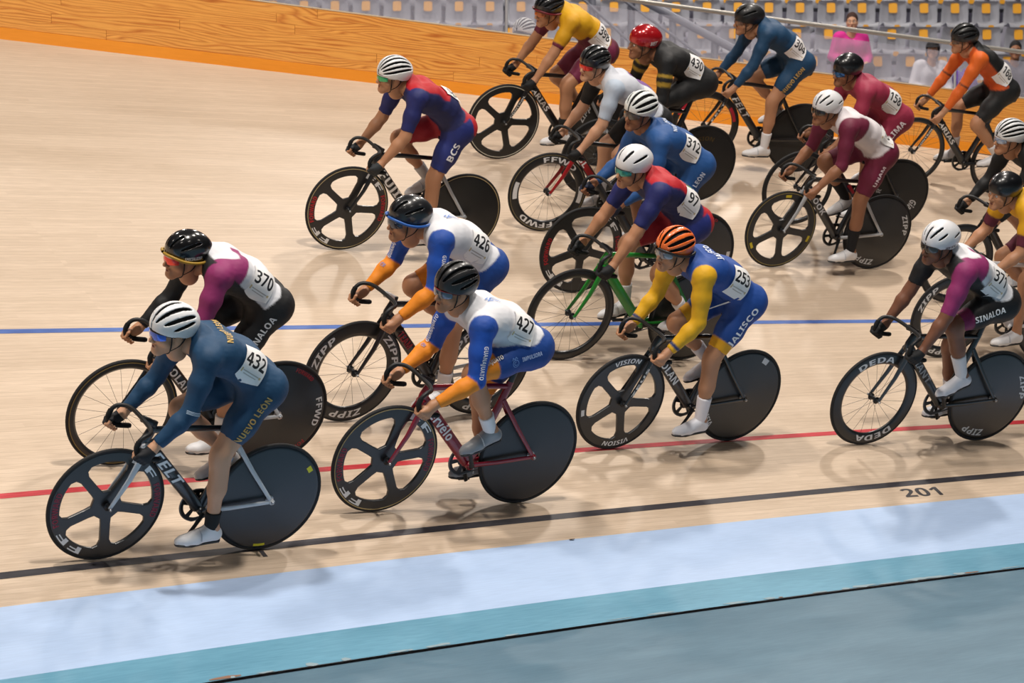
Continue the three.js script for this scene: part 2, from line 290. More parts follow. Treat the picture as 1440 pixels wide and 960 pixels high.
  mesh('headset_spacer', rod(V(0.79, 0.798, 0), V(0.783, 0.826, 0), 0.021, 0.019, 14), BLACKPART, hb);
  for (const s of [-1, 1]) { const pts = DROP(s); mesh('drop_bar', tube(pts, 0.0125, 40, 8), M(S.bar ?? '#17181a', 0.5), hb); mesh('bar_grip', tube(pts.slice(5), 0.0155, 24, 8), M('#101113', 0.8), hb); mesh('bar_plug', rod(V(0.83, 0.702, s * 0.196), V(0.816, 0.701, s * 0.196), 0.0155, 0.012, 10), BLACKPART, hb); }
  // saddle and post
  mesh('seatpost', blade([[0.252, 0.79, 0, 0.012, 0.022], [0.222, 0.93, 0, 0.011, 0.02]]), M(S.post ?? '#17181a', 0.4), b);
  const sad = [[0.34, 0.012, 0.955, 0.012], [0.31, 0.02, 0.962, 0.016], [0.25, 0.026, 0.966, 0.018], [0.19, 0.045, 0.97, 0.02], [0.13, 0.066, 0.976, 0.022], [0.09, 0.066, 0.98, 0.02], [0.072, 0.05, 0.978, 0.012]];
  mesh('saddle', loft(sad.map(([x, w, y, t]) => Array.from({ length: 14 }, (_, k) => { const a = k / 14 * 6.2832; return V(x, y - t + Math.sin(a) * t * (Math.sin(a) < 0 ? 1.3 : 1), Math.cos(a) * w); })).reverse()), M(S.saddle ?? '#17181b', 0.5), b);
  mesh('saddle_rail', merge([-1, 1].map((s) => tube([[0.3, 0.945, s * 0.012], [0.26, 0.928, s * 0.02], [0.18, 0.928, s * 0.022], [0.11, 0.95, s * 0.03]], 0.0036, 12, 6))), STEEL, b);
  // cranks, left at angle S.crank; right opposite; chainring and chain on the right
  const cr = group('crankset', b), a = S.crank * Math.PI / 180;
  for (const s of [-1, 1]) {
    const dx = Math.cos(a) * (s < 0 ? 1 : -1), dy = Math.sin(a) * (s < 0 ? 1 : -1), e = V(BB.x + dx * CRANK, BB.y + dy * CRANK, s * 0.072);
    mesh('crank_arm', blade([[BB.x, BB.y, s * 0.05, 0.008, 0.017], [BB.x + dx * 0.08, BB.y + dy * 0.08, s * 0.062, 0.007, 0.012], [e.x, e.y, s * 0.07, 0.007, 0.013]]), M(S.cranks ?? '#1c1e21', 0.35, 0.3), cr);
    mesh('pedal', merge([box(0.075, 0.014, 0.055, e.x, e.y, s * 0.118), rod(V(e.x, e.y, s * 0.07), V(e.x, e.y, s * 0.15), 0.007)]), BLACKPART, cr);
  }
  const sh = cached('chainring', () => {
    const s = new THREE.Shape(), n = 50; for (let i = 0; i <= n * 2; i++) { const q = i / (n * 2) * 6.28318, r = i % 2 ? 0.1 : 0.096; i ? s.lineTo(r * Math.cos(q), r * Math.sin(q)) : s.moveTo(r, 0); }
    for (let k = 0; k < 5; k++) { const h = new THREE.Path(), p = []; for (let i = 0; i <= 6; i++) { const q = k * 1.25664 + 0.17 + i / 6 * 0.916; p.push(new THREE.Vector2(0.078 * Math.cos(q), 0.078 * Math.sin(q))); } for (let i = 6; i >= 0; i--) { const q = k * 1.25664 + 0.25 + i / 6 * 0.756; p.push(new THREE.Vector2(0.04 * Math.cos(q), 0.04 * Math.sin(q))); } h.setFromPoints(p); s.holes.push(h); }
    const g = new THREE.ExtrudeGeometry(s, { depth: 0.005, bevelEnabled: false }); g.deleteAttribute('uv'); return g;
  });
  const ring = mesh('chainring', sh, M('#1d1f22', 0.35, 0.4), cr); ring.position.set(BB.x, BB.y, 0.042); ring.rotation.z = a;
  const c1 = 0.098, c2 = 0.03, chain = [];
  for (let i = 0; i <= 14; i++) { const q = -Math.PI / 2 + i / 14 * Math.PI; chain.push([BB.x + Math.cos(q) * c1, BB.y + Math.sin(q) * c1, 0.045]); }
  for (let i = 0; i <= 6; i++) { const q = Math.PI / 2 + i / 6 * Math.PI; chain.push([Math.cos(q) * c2, WR + Math.sin(q) * c2, 0.045]); }
  { const c = new THREE.CatmullRomCurve3(chain.map((p) => V(...p)), true, 'catmullrom', 0.1); const g = new THREE.TubeGeometry(c, 120, 0.0045, 5, true); g.deleteAttribute('uv'); mesh('chain', g, M('#6d6f72', 0.4, 0.8), b); }
  mesh('rear_sprocket', rod(V(0, WR, 0.041), V(0, WR, 0.048), 0.03, 0.03, 18), M('#6d6f72', 0.4, 0.8), b);
  return b;
}
// ---------------------------------------------------------------- riders, in the axes of their bicycle
const SKIN = { tan: '#b98664', brown: '#9a694b', light: '#cd9c7c', dark: '#7a4e38' };
function limb(A, B, la, lb, hint) {   // two-bone reach: the middle joint bends towards hint
  const d = B.clone().sub(A); let L = d.length(); const mx = (la + lb) * 0.999;
  if (L > mx) { B = A.clone().addScaledVector(d, mx / L); d.copy(B).sub(A); L = mx; }
  const x = (la * la - lb * lb + L * L) / (2 * L), h = Math.sqrt(Math.max(0, la * la - x * x)), u = d.clone().normalize(), n = hint.clone().addScaledVector(u, -hint.dot(u)).normalize();
  return { mid: A.clone().addScaledVector(u, x).addScaledVector(n, h), end: B };
}
const HAIR = M('#1a1512', 0.8), STRAP = M('#141416', 0.7);
// head field in head axes: x forward, y up, z right
const headField = () => cached('headField', () => {
  const F = new Field(V(-0.13, -0.19, -0.11), V(0.15, 0.15, 0.11), 0.0048);
  const ell = (c, r, k) => F.all((x, y, z, f) => { const q = Math.hypot((x - c[0]) / r[0], (y - c[1]) / r[1], (z - c[2]) / r[2]); return smin(f, (q - 1) * Math.min(...r), k); });
  const cone = (a, b, ra, rb, k) => F.cone({ a: V(...a), b: V(...b), ra, rb, k });
  ell([-0.012, 0.035, 0], [0.098, 0.092, 0.077], 0.02);
  ell([0.03, -0.03, 0], [0.063, 0.085, 0.06], 0.03);
  for (const s of [-1, 1]) {
    cone([-0.005, -0.055, s * 0.05], [0.066, -0.1, s * 0.014], 0.024, 0.021, 0.03);
    cone([0.078, 0.013, s * 0.012], [0.068, 0.012, s * 0.045], 0.017, 0.016, 0.015);
    cone([0.066, -0.03, s * 0.042], [0.05, -0.045, s * 0.052], 0.022, 0.018, 0.02);
  }
  cone([0.074, -0.108, -0.008], [0.074, -0.108, 0.008], 0.02, 0.02, 0.02);
  cone([0.09, 0.0, 0], [0.113, -0.04, 0], 0.008, 0.0115, 0.012); cone([0.1, -0.047, -0.01], [0.1, -0.047, 0.01], 0.009, 0.009, 0.008);
  cone([0.086, -0.071, -0.016], [0.086, -0.071, 0.016], 0.009, 0.009, 0.006); cone([0.084, -0.083, -0.013], [0.084, -0.083, 0.013], 0.009, 0.009, 0.006);
  F.all((x, y, z, f) => { const e = Math.hypot(x - 0.1, y + 0.008, Math.abs(z) - 0.031) - 0.017; return -smin(-f, e, 0.012); });
  for (const s of [-1, 1]) ell([-0.012, -0.022, s * 0.075], [0.021, 0.033, 0.01], 0.006);
  cone([-0.03, -0.05, 0], [-0.045, -0.13, 0], 0.055, 0.056, 0.03);   // top of the neck
  return F;
});
const HEADGEO = () => cached('head', () => headField().mesh());
// helmets
function helmetGeo(kind) {
  return cached('helmet' + kind, () => {
    const F = new Field(V(-0.21, -0.09, -0.13), V(0.17, 0.19, 0.13), 0.0047);
    const aero = kind.startsWith('aero'), C = [aero ? -0.018 : -0.014, 0.04], long = aero ? 0.155 : 0.148;
    const outer = (x, y, z) => { const dx = x - C[0], dy = y - C[1], rx = dx > 0 ? 0.128 : long, ry = dy > 0 ? (aero ? 0.112 : 0.116) - (dx < 0 ? 0.02 * Math.min(1, dx * dx / 0.02) : 0) : 0.12, rz = aero ? 0.101 : 0.103; const q = Math.hypot(dx / rx, dy / ry, z / rz); return (q - 1) * 0.105; };
    const pm = (l) => l.flatMap(([a, ...r]) => (a ? [[a, ...r], [-a, ...r]] : [[a, ...r]]));   // [angle round the head, half width, from, to]
    const slots = pm({ vented: [[0, 0.009, -0.06, 0.112], [0.42, 0.0105, -0.1, 0.104], [0.84, 0.0105, -0.11, 0.075], [1.2, 0.009, -0.1, 0.03]], striped: [0, 1, 2, 3, 4].map((i) => [i * 0.29, 0.0082, -0.13, 0.118 - i * 0.006]), ribbed: [0, 1, 2, 3].map((i) => [i * 0.4, 0.0115, -0.12, 0.114 - i * 0.01]),
      aero: [], aeroslot: [[0.45, 0.0066, 0.01, 0.1], [0, 0.0066, 0.05, 0.11], [0.9, 0.0066, 0, 0.065], [1.0, 0.006, -0.12, -0.05]], aeroslit: [[0.36, 0.008, 0.02, 0.1], [0.88, 0.0075, -0.07, 0.055]] }[kind]);
    F.all((x, y, z) => {
      const o = outer(x, y, z); let d = Math.max(o, -(o + 0.02));
      const rim = -0.012 + (x > 0 ? x * 0.34 : x * 0.1) + (aero ? -0.006 : 0) + (Math.abs(x) < 0.05 ? 0.012 * (1 - Math.abs(x) / 0.05) : 0);
      d = Math.max(d, (rim - y) * 0.95);
      const ph = Math.atan2(z, y - 0.02), rr = Math.hypot(z, y - 0.02);
      for (const [a, w, x0, x1] of slots) {
        const m = (x - (x0 + x1) / 2) / ((x1 - x0) / 2); if (Math.abs(m) > 1) continue;
        d = Math.max(d, w * Math.sqrt(Math.max(0, 1 - m ** 4)) - Math.abs(ph - a * (1 + 0.12 * m)) * rr);
      }
      return d;
    });
    const g = F.mesh(), q = g.attributes.position, c = new Float32Array(q.count * 3); for (let i = 0; i < q.count; i++) c.fill(outer(q.getX(i), q.getY(i), q.getZ(i)) > -0.0042 ? 1 : 0.03, i * 3, i * 3 + 3); g.setAttribute('color', new THREE.BufferAttribute(c, 3)); return g;   // shell outside, black foam inside the vents
  });
}
const linerGeo = () => cached('liner', () => { const F = new Field(V(-0.19, -0.06, -0.12), V(0.15, 0.17, 0.12), 0.0075); F.all((x, y, z) => { const dx = x + 0.014, dy = y - 0.04, rx = dx > 0 ? 0.128 : 0.148, ry = (dy > 0 ? 0.112 : 0.12) - (dx < 0 && dy > 0 ? 0.02 * Math.min(1, dx * dx / 0.02) : 0); const o = (Math.hypot(dx / rx, dy / ry, z / 0.101) - 1) * 0.105 + 0.014; return Math.max(o, -(o + 0.012), -0.002 + (x > 0 ? x * 0.34 : x * 0.1) - y); }); return F.mesh(); });
const shade = () => cached('lens', () => { const rings = []; for (let i = 0; i <= 18; i++) { const a = -1.15 + 2.3 * i / 18, e = Math.abs(a) / 1.15, h = 0.023 * (1 - 0.35 * e * e), yc = -0.008 + 0.004 * e, r = 0.081, n = Math.max(0, 0.26 - Math.abs(a)) / 0.26; const P = (rr, y) => V(0.029 + rr * Math.cos(a), y, rr * Math.sin(a) * 0.98); rings.push([P(r, yc - h + n * 0.018), P(r + 0.003, yc), P(r - 0.002, yc + h), P(r - 0.0045, yc + h), P(r - 0.0005, yc), P(r - 0.0035, yc - h + n * 0.018)]); } return loft(rings); });
const glassFrame = () => cached('gframe', () => { const top = []; for (let i = 0; i <= 14; i++) { const a = -1.15 + 2.3 * i / 14, e = Math.abs(a) / 1.15; top.push([0.029 + 0.0805 * Math.cos(a), -0.008 + 0.004 * e + 0.023 * (1 - 0.35 * e * e), 0.0805 * Math.sin(a) * 0.98]); } return merge([tube(top, 0.0033, 30, 6), ...[-1, 1].map((s) => tube([[0.062, 0.006, s * 0.072], [0.03, 0.0, s * 0.08], [-0.03, -0.004, s * 0.081]], 0.0033, 10, 6))]); });
function makeHead(person, H, at, rot) {
  const put = (o) => { const p = o.position.clone(); o.position.copy(p.applyQuaternion(rot).add(at)); o.quaternion.premultiply(rot); return o; };
  const hm = (name, geo, mat) => put(mesh(name, geo, mat, person));
  if (H.helmet) {
    const h = H.helmet, shell = hm('helmet', helmetGeo(h.kind), M(h.color, h.rough ?? 0.35, h.metal ?? 0, { clearcoat: h.coat ?? 0.4, clearcoatRoughness: 0.15, vertexColors: true }));
    mesh('helmet_liner', linerGeo(), M(h.inner ?? '#121214', 0.8), shell);
    if (h.rim) mesh('helmet_rim', tube([[0.118, 0.033, 0.02], [0.1, 0.03, 0.062], [0.04, 0.008, 0.1], [-0.05, -0.01, 0.105], [-0.13, -0.014, 0.07], [-0.158, -0.016, 0], [-0.13, -0.014, -0.07], [-0.05, -0.01, -0.105], [0.04, 0.008, -0.1], [0.1, 0.03, -0.062], [0.118, 0.033, -0.02], [0.122, 0.034, 0]], 0.009, 60, 7), M(h.rim, 0.35), shell);
    if (h.text) { const r = words(h.text, h.textColor ?? '#fff', { italic: h.italic }), a0 = h.a0 ?? 0.9, a1 = h.a1 ?? 2.3, F = helmetField(h.kind); mesh('lettering', patch(r, 14, 2, (u, v) => { const a = a0 + (a1 - a0) * u, y = (h.y ?? 0.025) + (v - 0.5) * (h.th ?? 0.034) + u * (h.slope ?? 0); return surf(F, V(-0.015, y, 0), V(Math.cos(a), 0, -Math.sin(a)), 0.0025); }), PRINT, shell); }
    for (const s of [-1, 1]) hm('chin_strap', merge([tube([[0.035, 0.0, s * 0.084], [0.03, -0.06, s * 0.072], [0.022, -0.118, s * 0.03], [0.025, -0.127, 0]], 0.0042, 16, 5), tube([[-0.055, 0.0, s * 0.083], [-0.02, -0.055, s * 0.078], [0.022, -0.09, s * 0.056]], 0.0038, 10, 5)]), M(h.strap ?? '#141416', 0.7));
  }
  if (H.glasses) {
    const e = put(group('glasses', person));
    mesh('lens', shade(), M(H.glasses, H.lensRough ?? 0.12, H.lensMetal ?? 0.55, { clearcoat: 1, clearcoatRoughness: 0.05 }), e); mesh('glasses_frame', glassFrame(), M(H.frame ?? '#17181a', 0.4), e);
  } else for (const s of [-1, 1]) {
    const ey = cached('eye', () => { const q = new THREE.SphereGeometry(0.0115, 14, 10); q.deleteAttribute('uv'); return q; }); const o = mesh('eye', ey, M('#d9d2cb', 0.3), person); o.position.set(0.0815, -0.007, s * 0.031); put(o);
    const ir = mesh('iris', cached('iris', () => { const q = new THREE.SphereGeometry(0.006, 10, 8); q.deleteAttribute('uv'); return q; }), M('#1c120c', 0.2), o); ir.position.set(0.0075, -0.001, 0);
  }
  for (const s of [-1, 1]) hm('eyebrow', tube([[0.093, 0.014, s * 0.014], [0.09, 0.019, s * 0.034], [0.074, 0.015, s * 0.052]], 0.0042, 8, 5), HAIR);
  hm('lips', tube([[0.083, -0.0775, -0.02], [0.0945, -0.0765, -0.006], [0.0945, -0.0765, 0.006], [0.083, -0.0775, 0.02]], 0.0052, 10, 6), M('#8a4a40', 0.5));
  hm('hair', cached('hair' + (H.longHair ?? ''), () => { const F = new Field(V(-0.14, -0.2, -0.11), V(0.1, 0.15, 0.11), 0.0065), lg = H.longHair; F.all((x, y, z) => { const o = (Math.hypot((x + 0.016) / 0.106, (y - (lg ? 0.0 : 0.03)) / (lg ? 0.145 : 0.102), z / (lg ? 0.098 : 0.083)) - 1) * 0.083; return Math.max(o, -(o + (lg ? 0.03 : 0.016)), x - 0.035 - Math.max(0, y) * 0.9, (lg ? -0.15 : -0.085) - y + Math.max(0, x + 0.05) * (lg ? 0.4 : 1.1)); }); return F.mesh(); }), M(H.hair ?? '#1b1512', 0.85));
}
const helmetField = (kind) => cached('hf' + kind, () => { const aero = kind.startsWith('aero'), C = [aero ? -0.018 : -0.014, 0.04], long = aero ? 0.155 : 0.148; return { at: (p) => { const dx = p.x - C[0], dy = p.y - C[1], rx = dx > 0 ? 0.128 : long, ry = dy > 0 ? (aero ? 0.112 : 0.116) - (dx < 0 ? 0.02 * Math.min(1, dx * dx / 0.02) : 0) : 0.12, rz = aero ? 0.101 : 0.103; return (Math.hypot(dx / rx, dy / ry, p.z / rz) - 1) * 0.105; } }; });
// from inside point c go along n until the field turns positive
function surf(F, c, n, off) { let t = 0; for (let i = 0; i < 400; i++) { if (F.at(c.clone().addScaledVector(n, t)) > 0) break; t += 0.0015; } return c.clone().addScaledVector(n, t + off); }
// from outside, march inwards
function drop(F, c, n, reach, off) { let t = reach; for (let i = 0; i < 300; i++) { const d = F.at(c.clone().addScaledVector(n, t)); if (d < 0) break; t -= Math.max(0.001, Math.min(0.01, d * 0.7)); if (t < -0.25) { t = 0; break; } } return c.clone().addScaledVector(n, t + off); }

function handPrims(P, s, wrist, glove) {   // fist closed round the drop; P: grip point, direction
  const g = P.dir, up = wrist.clone().sub(P.p); up.addScaledVector(g, -up.dot(g)).normalize();   // from the bar to the wrist side
  const side = new THREE.Vector3().crossVectors(g, up).normalize(); const out = side.z * s > 0 ? side : side.negate();   // outwards of the bike
  // palm lies outside/behind the bar; fingers pass over the front (away from the wrist) and close inwards
  const at = (ang, r, q) => P.p.clone().addScaledVector(g, q).addScaledVector(up, Math.cos(ang) * r).addScaledVector(out, Math.sin(ang) * r);
  const prims = [], fingers = [];
  const kn = [];
  [-0.032, -0.011, 0.01, 0.03].forEach((q, i) => {
    const len = [0.85, 0.97, 1, 0.93][i], r = [0.0085, 0.0092, 0.0095, 0.0092][i], R = 0.0155 + r * 0.75;
    const k = at(1.25, R + 0.006, q); kn.push(k);
    const a = at(2.25, R + 0.004, q), b = at(3.25, R + 0.001, q + 0.001), c = at(3.25 + 1.05 * len, R, q + 0.002);
    fingers.push([{ a: k, b: a, ra: r * 1.08, rb: r, k: 0.006 }, { a, b, ra: r, rb: r * 0.95, k: 0.004 }, { a: b, b: c, ra: r * 0.95, rb: r * 0.82, k: 0.004 }]);
  });
  const heel = at(0.35, 0.034, -0.012), root = wrist;
  kn.forEach((k, i) => prims.push({ a: root.clone().lerp(heel, 0.5), b: k, ra: 0.021, rb: 0.0115, k: 0.014 }));
  prims.push({ a: root, b: heel, ra: 0.026, rb: 0.02, k: 0.02 });
  const t0 = at(0.1, 0.03, 0.02), t1 = at(-1.0, 0.028, 0.034), t2 = at(-2.1, 0.0255, 0.03);
  const thumb = [{ a: heel, b: t0, ra: 0.015, rb: 0.0125, k: 0.012 }, { a: t0, b: t1, ra: 0.0122, rb: 0.0105, k: 0.006 }, { a: t1, b: t2, ra: 0.0105, rb: 0.0088, k: 0.004 }];
  return { palm: prims, fingers, thumb };
}
function primBox(prims, m) { const lo = V(9, 9, 9), hi = V(-9, -9, -9); for (const q of prims) for (const [p, r] of [[q.a, q.ra], [q.b, q.rb]]) { lo.min(V(p.x - r - m, p.y - r - m, p.z - r - m)); hi.max(V(p.x + r + m, p.y + r + m, p.z + r + m)); } return [lo, hi]; }
function netOf(prims, cell, grow = 0) { const [lo, hi] = primBox(prims, grow + 3 * cell + 0.01), F = new Field(lo, hi, cell); for (const q of prims) F.cone(q, grow); return F; }

function makeRider(S, place) {
  const person = thing('person', S.label, 'person', 'riders in the race');
  place(person);
  const D = Math.PI / 180, tau = (S.torso ?? 27) * D, cell = S.cell ?? 1;
  const hip = V(S.hipX ?? 0.225, S.hipY ?? 1.055, 0), up3 = (a) => V(Math.cos(a), Math.sin(a), 0);
  const L = S.trunk ?? 0.485, sway = S.sway ?? 0;
  const waist = hip.clone().addScaledVector(up3(tau + 0.3), L * 0.42), chest = hip.clone().addScaledVector(up3(tau + 0.13), L * 0.78), sh = hip.clone().addScaledVector(up3(tau), L);
  waist.z = sway * 0.4; chest.z = sway * 0.8; sh.z = sway;
  const dorsal = V(-Math.sin(tau), Math.cos(tau), 0), spine = sh.clone().sub(hip).normalize();
  const nape = sh.clone().addScaledVector(spine, 0.035).addScaledVector(dorsal, 0.055);
  const na = (S.neck ?? 42) * D, neckDir = V(Math.cos(na), Math.sin(na), (S.neckZ ?? 0)).normalize();
  const headAt = nape.clone().addScaledVector(neckDir, 0.165 + (S.neckLen ?? 0));
  const rot = new THREE.Quaternion().setFromEuler(new THREE.Euler((S.headRoll ?? 0) * D, (S.headYaw ?? 0) * D, (S.headPitch ?? -8) * D, 'YZX'));
  const torso = [], arms = { '-1': [], 1: [] }, legs = { '-1': [], 1: [] }, J = {};
  for (const s of [-1, 1]) {
    const z = (v) => V(0, 0, s * v);
    torso.push({ a: hip.clone().add(z(0.075)).addScaledVector(dorsal, -0.01), b: waist.clone().add(z(0.052)).addScaledVector(dorsal, -0.01), ra: 0.1, rb: 0.09, k: 0.07 });
    torso.push({ a: waist.clone().add(z(0.052)).addScaledVector(dorsal, -0.01), b: chest.clone().add(z(0.07)).addScaledVector(dorsal, -0.03), ra: 0.092, rb: 0.105, k: 0.07 });
    torso.push({ a: chest.clone().add(z(0.08)), b: sh.clone().add(z(0.115)).addScaledVector(dorsal, -0.01), ra: 0.088, rb: 0.068, k: 0.06 });
    torso.push({ a: nape.clone().addScaledVector(dorsal, -0.02), b: sh.clone().add(z(0.15)), ra: 0.058, rb: 0.055, k: 0.05 });
    torso.push({ a: hip.clone().add(z(0.07)).add(V(-0.04, 0.005, 0)), b: hip.clone().add(z(0.075)).add(V(0.02, -0.02, 0)), ra: 0.093, rb: 0.088, k: 0.06 });
    // arm
    const A = sh.clone().add(z(0.172)).addScaledVector(spine, 0.005).addScaledVector(dorsal, -0.012), G = S.grip?.[s] ?? GRIP(s);
    const W0 = G.p.clone().add(V(-0.052, 0.05, s * 0.012)), arm = limb(A, W0, 0.292, 0.272, V(-0.6 + (S.elbowX ?? 0), -0.25, s * (S.elbow ?? 0.3)));
    J['sh' + s] = A; J['el' + s] = arm.mid; J['wr' + s] = arm.end;
    const E = arm.mid, Wr = arm.end, f = E.clone().lerp(Wr, 0.3);
    arms[s].push({ a: A, b: A.clone().lerp(E, 0.45), ra: 0.062, rb: 0.054, k: 0.04, t0: 0, t1: 0.45 }, { a: A.clone().lerp(E, 0.45), b: E, ra: 0.054, rb: 0.043, k: 0.03, t0: 0.45, t1: 1 }, { a: E, b: f, ra: 0.043, rb: 0.045, k: 0.02, t0: 1, t1: 1.3 }, { a: f, b: Wr, ra: 0.045, rb: 0.027, k: 0.02, t0: 1.3, t1: 2 });
    // leg
    const ca = (S.bike.crank + (s < 0 ? 0 : 180)) * D, ped = V(BB.x + Math.cos(ca) * CRANK, BB.y + Math.sin(ca) * CRANK, s * 0.125);
    const fp = ((S.foot ?? -14) - 10 * Math.sin(ca)) * D, toe = V(Math.cos(fp), Math.sin(fp), 0), top = V(-toe.y, toe.x, 0);
    const ball = ped.clone().addScaledVector(top, 0.032), ank = ball.clone().addScaledVector(toe, -0.125).addScaledVector(top, 0.068);
    const HJ = hip.clone().add(z(0.09)).add(V(0.01, -0.005, 0)), leg = limb(HJ, ank, 0.425, 0.425, V(1, 0.35, s * (S.knee ?? 0.12)));
    const K = leg.mid; ank.copy(leg.end); J['hip' + s] = HJ; J['kn' + s] = K; J['an' + s] = ank; J['foot' + s] = { ball, ank, toe, top, ped };
    const q = (u) => HJ.clone().lerp(K, u), r = (u) => K.clone().lerp(ank, u), shin = ank.clone().sub(K).normalize(), back = V(shin.y, -shin.x, 0).multiplyScalar(shin.y < 0 ? 1 : -1);
    legs[s].push({ a: HJ, b: q(0.5), ra: 0.098, rb: 0.082, k: 0.06, t0: 0, t1: 0.5 }, { a: q(0.5), b: q(0.95), ra: 0.082, rb: 0.056, k: 0.04, t0: 0.5, t1: 0.95 }, { a: q(0.95), b: r(0.06), ra: 0.055, rb: 0.051, k: 0.03, t0: 0.95, t1: 1.06 },
      { a: r(0.04), b: r(0.5), ra: 0.05, rb: 0.043, k: 0.03, t0: 1.04, t1: 1.5 }, { a: r(0.14).addScaledVector(back, 0.016), b: r(0.45).addScaledVector(back, 0.016), ra: 0.04, rb: 0.041, k: 0.04, t0: 1.15, t1: 1.45 }, { a: r(0.5), b: ank, ra: 0.043, rb: 0.033, k: 0.03, t0: 1.5, t1: 2 });
  }
  // the body: one skin of trunk, limbs, feet, then head and hands on finer grids
  const feet = []; for (const s of [-1, 1]) { const f = J['foot' + s]; feet.push({ a: f.ank, b: f.ank.clone().addScaledVector(f.toe, -0.03).addScaledVector(f.top, -0.05), ra: 0.033, rb: 0.028, k: 0.02 }, { a: f.ank.clone().addScaledVector(f.top, -0.03), b: f.ball, ra: 0.033, rb: 0.025, k: 0.02 }, { a: f.ball, b: f.ball.clone().addScaledVector(f.toe, 0.06), ra: 0.026, rb: 0.018, k: 0.02 }); }
  const neck = [{ a: nape.clone().addScaledVector(dorsal, -0.03), b: headAt.clone().add(V(-0.035, -0.1, 0).applyQuaternion(rot)), ra: 0.062, rb: 0.054, k: 0.04 }];
  const bodyF = netOf([...torso, ...neck, ...arms[-1], ...arms[1], ...legs[-1], ...legs[1], ...feet], 0.0125 * cell);
  const pieces = [bodyF.mesh()];
  const hg = HEADGEO().clone(); hg.applyQuaternion(rot); hg.translate(headAt.x, headAt.y, headAt.z); pieces.push(hg);
  for (const s of [-1, 1]) {
    const G = S.grip?.[s] ?? GRIP(s), h = handPrims(G, s, J['wr' + s]);
    const all = [...h.palm, ...h.fingers.flat(), ...h.thumb, { a: J['wr' + s], b: J['wr' + s].clone().lerp(J['el' + s], 0.2), ra: 0.026, rb: 0.03, k: 0.02 }];
    pieces.push(netOf(all, 0.0042 * cell).mesh());
    if (S.gloves) { const gl = [...h.palm, ...h.fingers.map((f) => f[0]), ...(S.fullGloves ? h.fingers.flatMap((f) => f.slice(1)).concat(h.thumb) : [...h.fingers.map((f) => ({ ...f[1], b: f[1].a.clone().lerp(f[1].b, 0.4) })), ...h.thumb.slice(0, 2)])]; mesh('glove', netOf(gl, 0.0045 * cell, 0.0028).mesh(), M(S.gloves, 0.75), person); }
  }
  const body = mesh('body', mergeGeometries(pieces), M(S.skin ?? SKIN.tan, 0.52), person);
  // shoes and socks
  for (const s of [-1, 1]) {
    const f = J['foot' + s], A = f.ank, P = (t, u, z = 0) => f.ball.clone().addScaledVector(f.toe, t).addScaledVector(f.top, u).add(V(0, 0, z));
    const pr = [{ a: P(-0.15, 0.018), b: P(-0.125, 0.05), ra: 0.034, rb: 0.034, k: 0.03 }, { a: P(-0.15, 0.0), b: P(-0.05, -0.004), ra: 0.03, rb: 0.03, k: 0.02 }, { a: P(-0.1, 0.035), b: P(-0.02, 0.012), ra: 0.034, rb: 0.03, k: 0.03 },
      { a: P(-0.03, 0, s * 0.012), b: P(0.03, -0.006, s * 0.012), ra: 0.03, rb: 0.027, k: 0.02 }, { a: P(-0.03, 0, -s * 0.01), b: P(0.045, -0.006, -s * 0.008), ra: 0.03, rb: 0.025, k: 0.02 }, { a: P(0.03, -0.006), b: P(0.07, -0.008), ra: 0.027, rb: 0.02, k: 0.02 }];
    const SF = netOf(pr, 0.006 * cell, 0.001), sh0 = mesh('shoe', SF.mesh(), M(S.shoes ?? '#e6e6e8', 0.45), person);
    const sole = []; for (const [t, w] of [[-0.178, 0.012], [-0.165, 0.026], [-0.1, 0.027], [-0.05, 0.029], [0, 0.036], [0.045, 0.035], [0.075, 0.022], [0.086, 0.008]]) { const c = P(t, -0.03 + (t > 0.04 ? 0.006 : 0)); sole.push([c.clone().add(V(0, 0, w)).addScaledVector(f.top, 0.008), c.clone().add(V(0, 0, -w)).addScaledVector(f.top, 0.008), c.clone().add(V(0, 0, -w)).addScaledVector(f.top, -0.006), c.clone().add(V(0, 0, w)).addScaledVector(f.top, -0.006)]); }
    mesh('sole', loft(sole), M('#3a3b3e', 0.6), sh0);
    if (S.shoeStrap !== null) mesh('strap', tube([P(-0.05, 0.0, s * 0.046), P(-0.05, 0.036, s * 0.028), P(-0.048, 0.05, 0), P(-0.05, 0.036, -s * 0.03), P(-0.05, 0.0, -s * 0.042)], 0.005, 14, 5), M(S.shoeStrap ?? '#b9bcc4', 0.5), sh0);
    if (S.socks) { const len = S.sockLen ?? 0.3, K = J['kn' + s], e = A.clone().lerp(K, len); mesh('sock', netOf([{ a: A.clone().addScaledVector(f.top, -0.012).addScaledVector(f.toe, 0.006), b: e, ra: 0.034, rb: 0.034 + len * 0.028, k: 0.02, clip: [e, K.clone().sub(A).normalize()] }], 0.0065 * cell, 0.0045).mesh(), M(S.socks, 0.85), person); }
  }
  // skinsuit: its own skin a few millimetres off the body, cut at neck, cuffs and hems, dyed by panel
  const suit = [], tag = [];
  for (const q of torso) suit.push({ ...q, g: 'torso' });
  for (const s of [-1, 1]) {
    const cut = (list, t1, g) => { for (const q of list) { if (q.t0 >= t1 - 1e-6) continue; if (q.t1 <= t1 + 1e-6) suit.push({ ...q, g, s }); else { const u = (t1 - q.t0) / (q.t1 - q.t0), e = q.a.clone().lerp(q.b, u); suit.push({ ...q, g, s, clip: [e, q.b.clone().sub(q.a).normalize()] }); } } };
    cut(arms[s], S.sleeves?.[s] ?? S.sleeve ?? 0.8, 'arm'); cut(legs[s], S.hem ?? 0.82, 'leg');
  }
  const neckCut = nape.clone().addScaledVector(neckDir, 0.03);
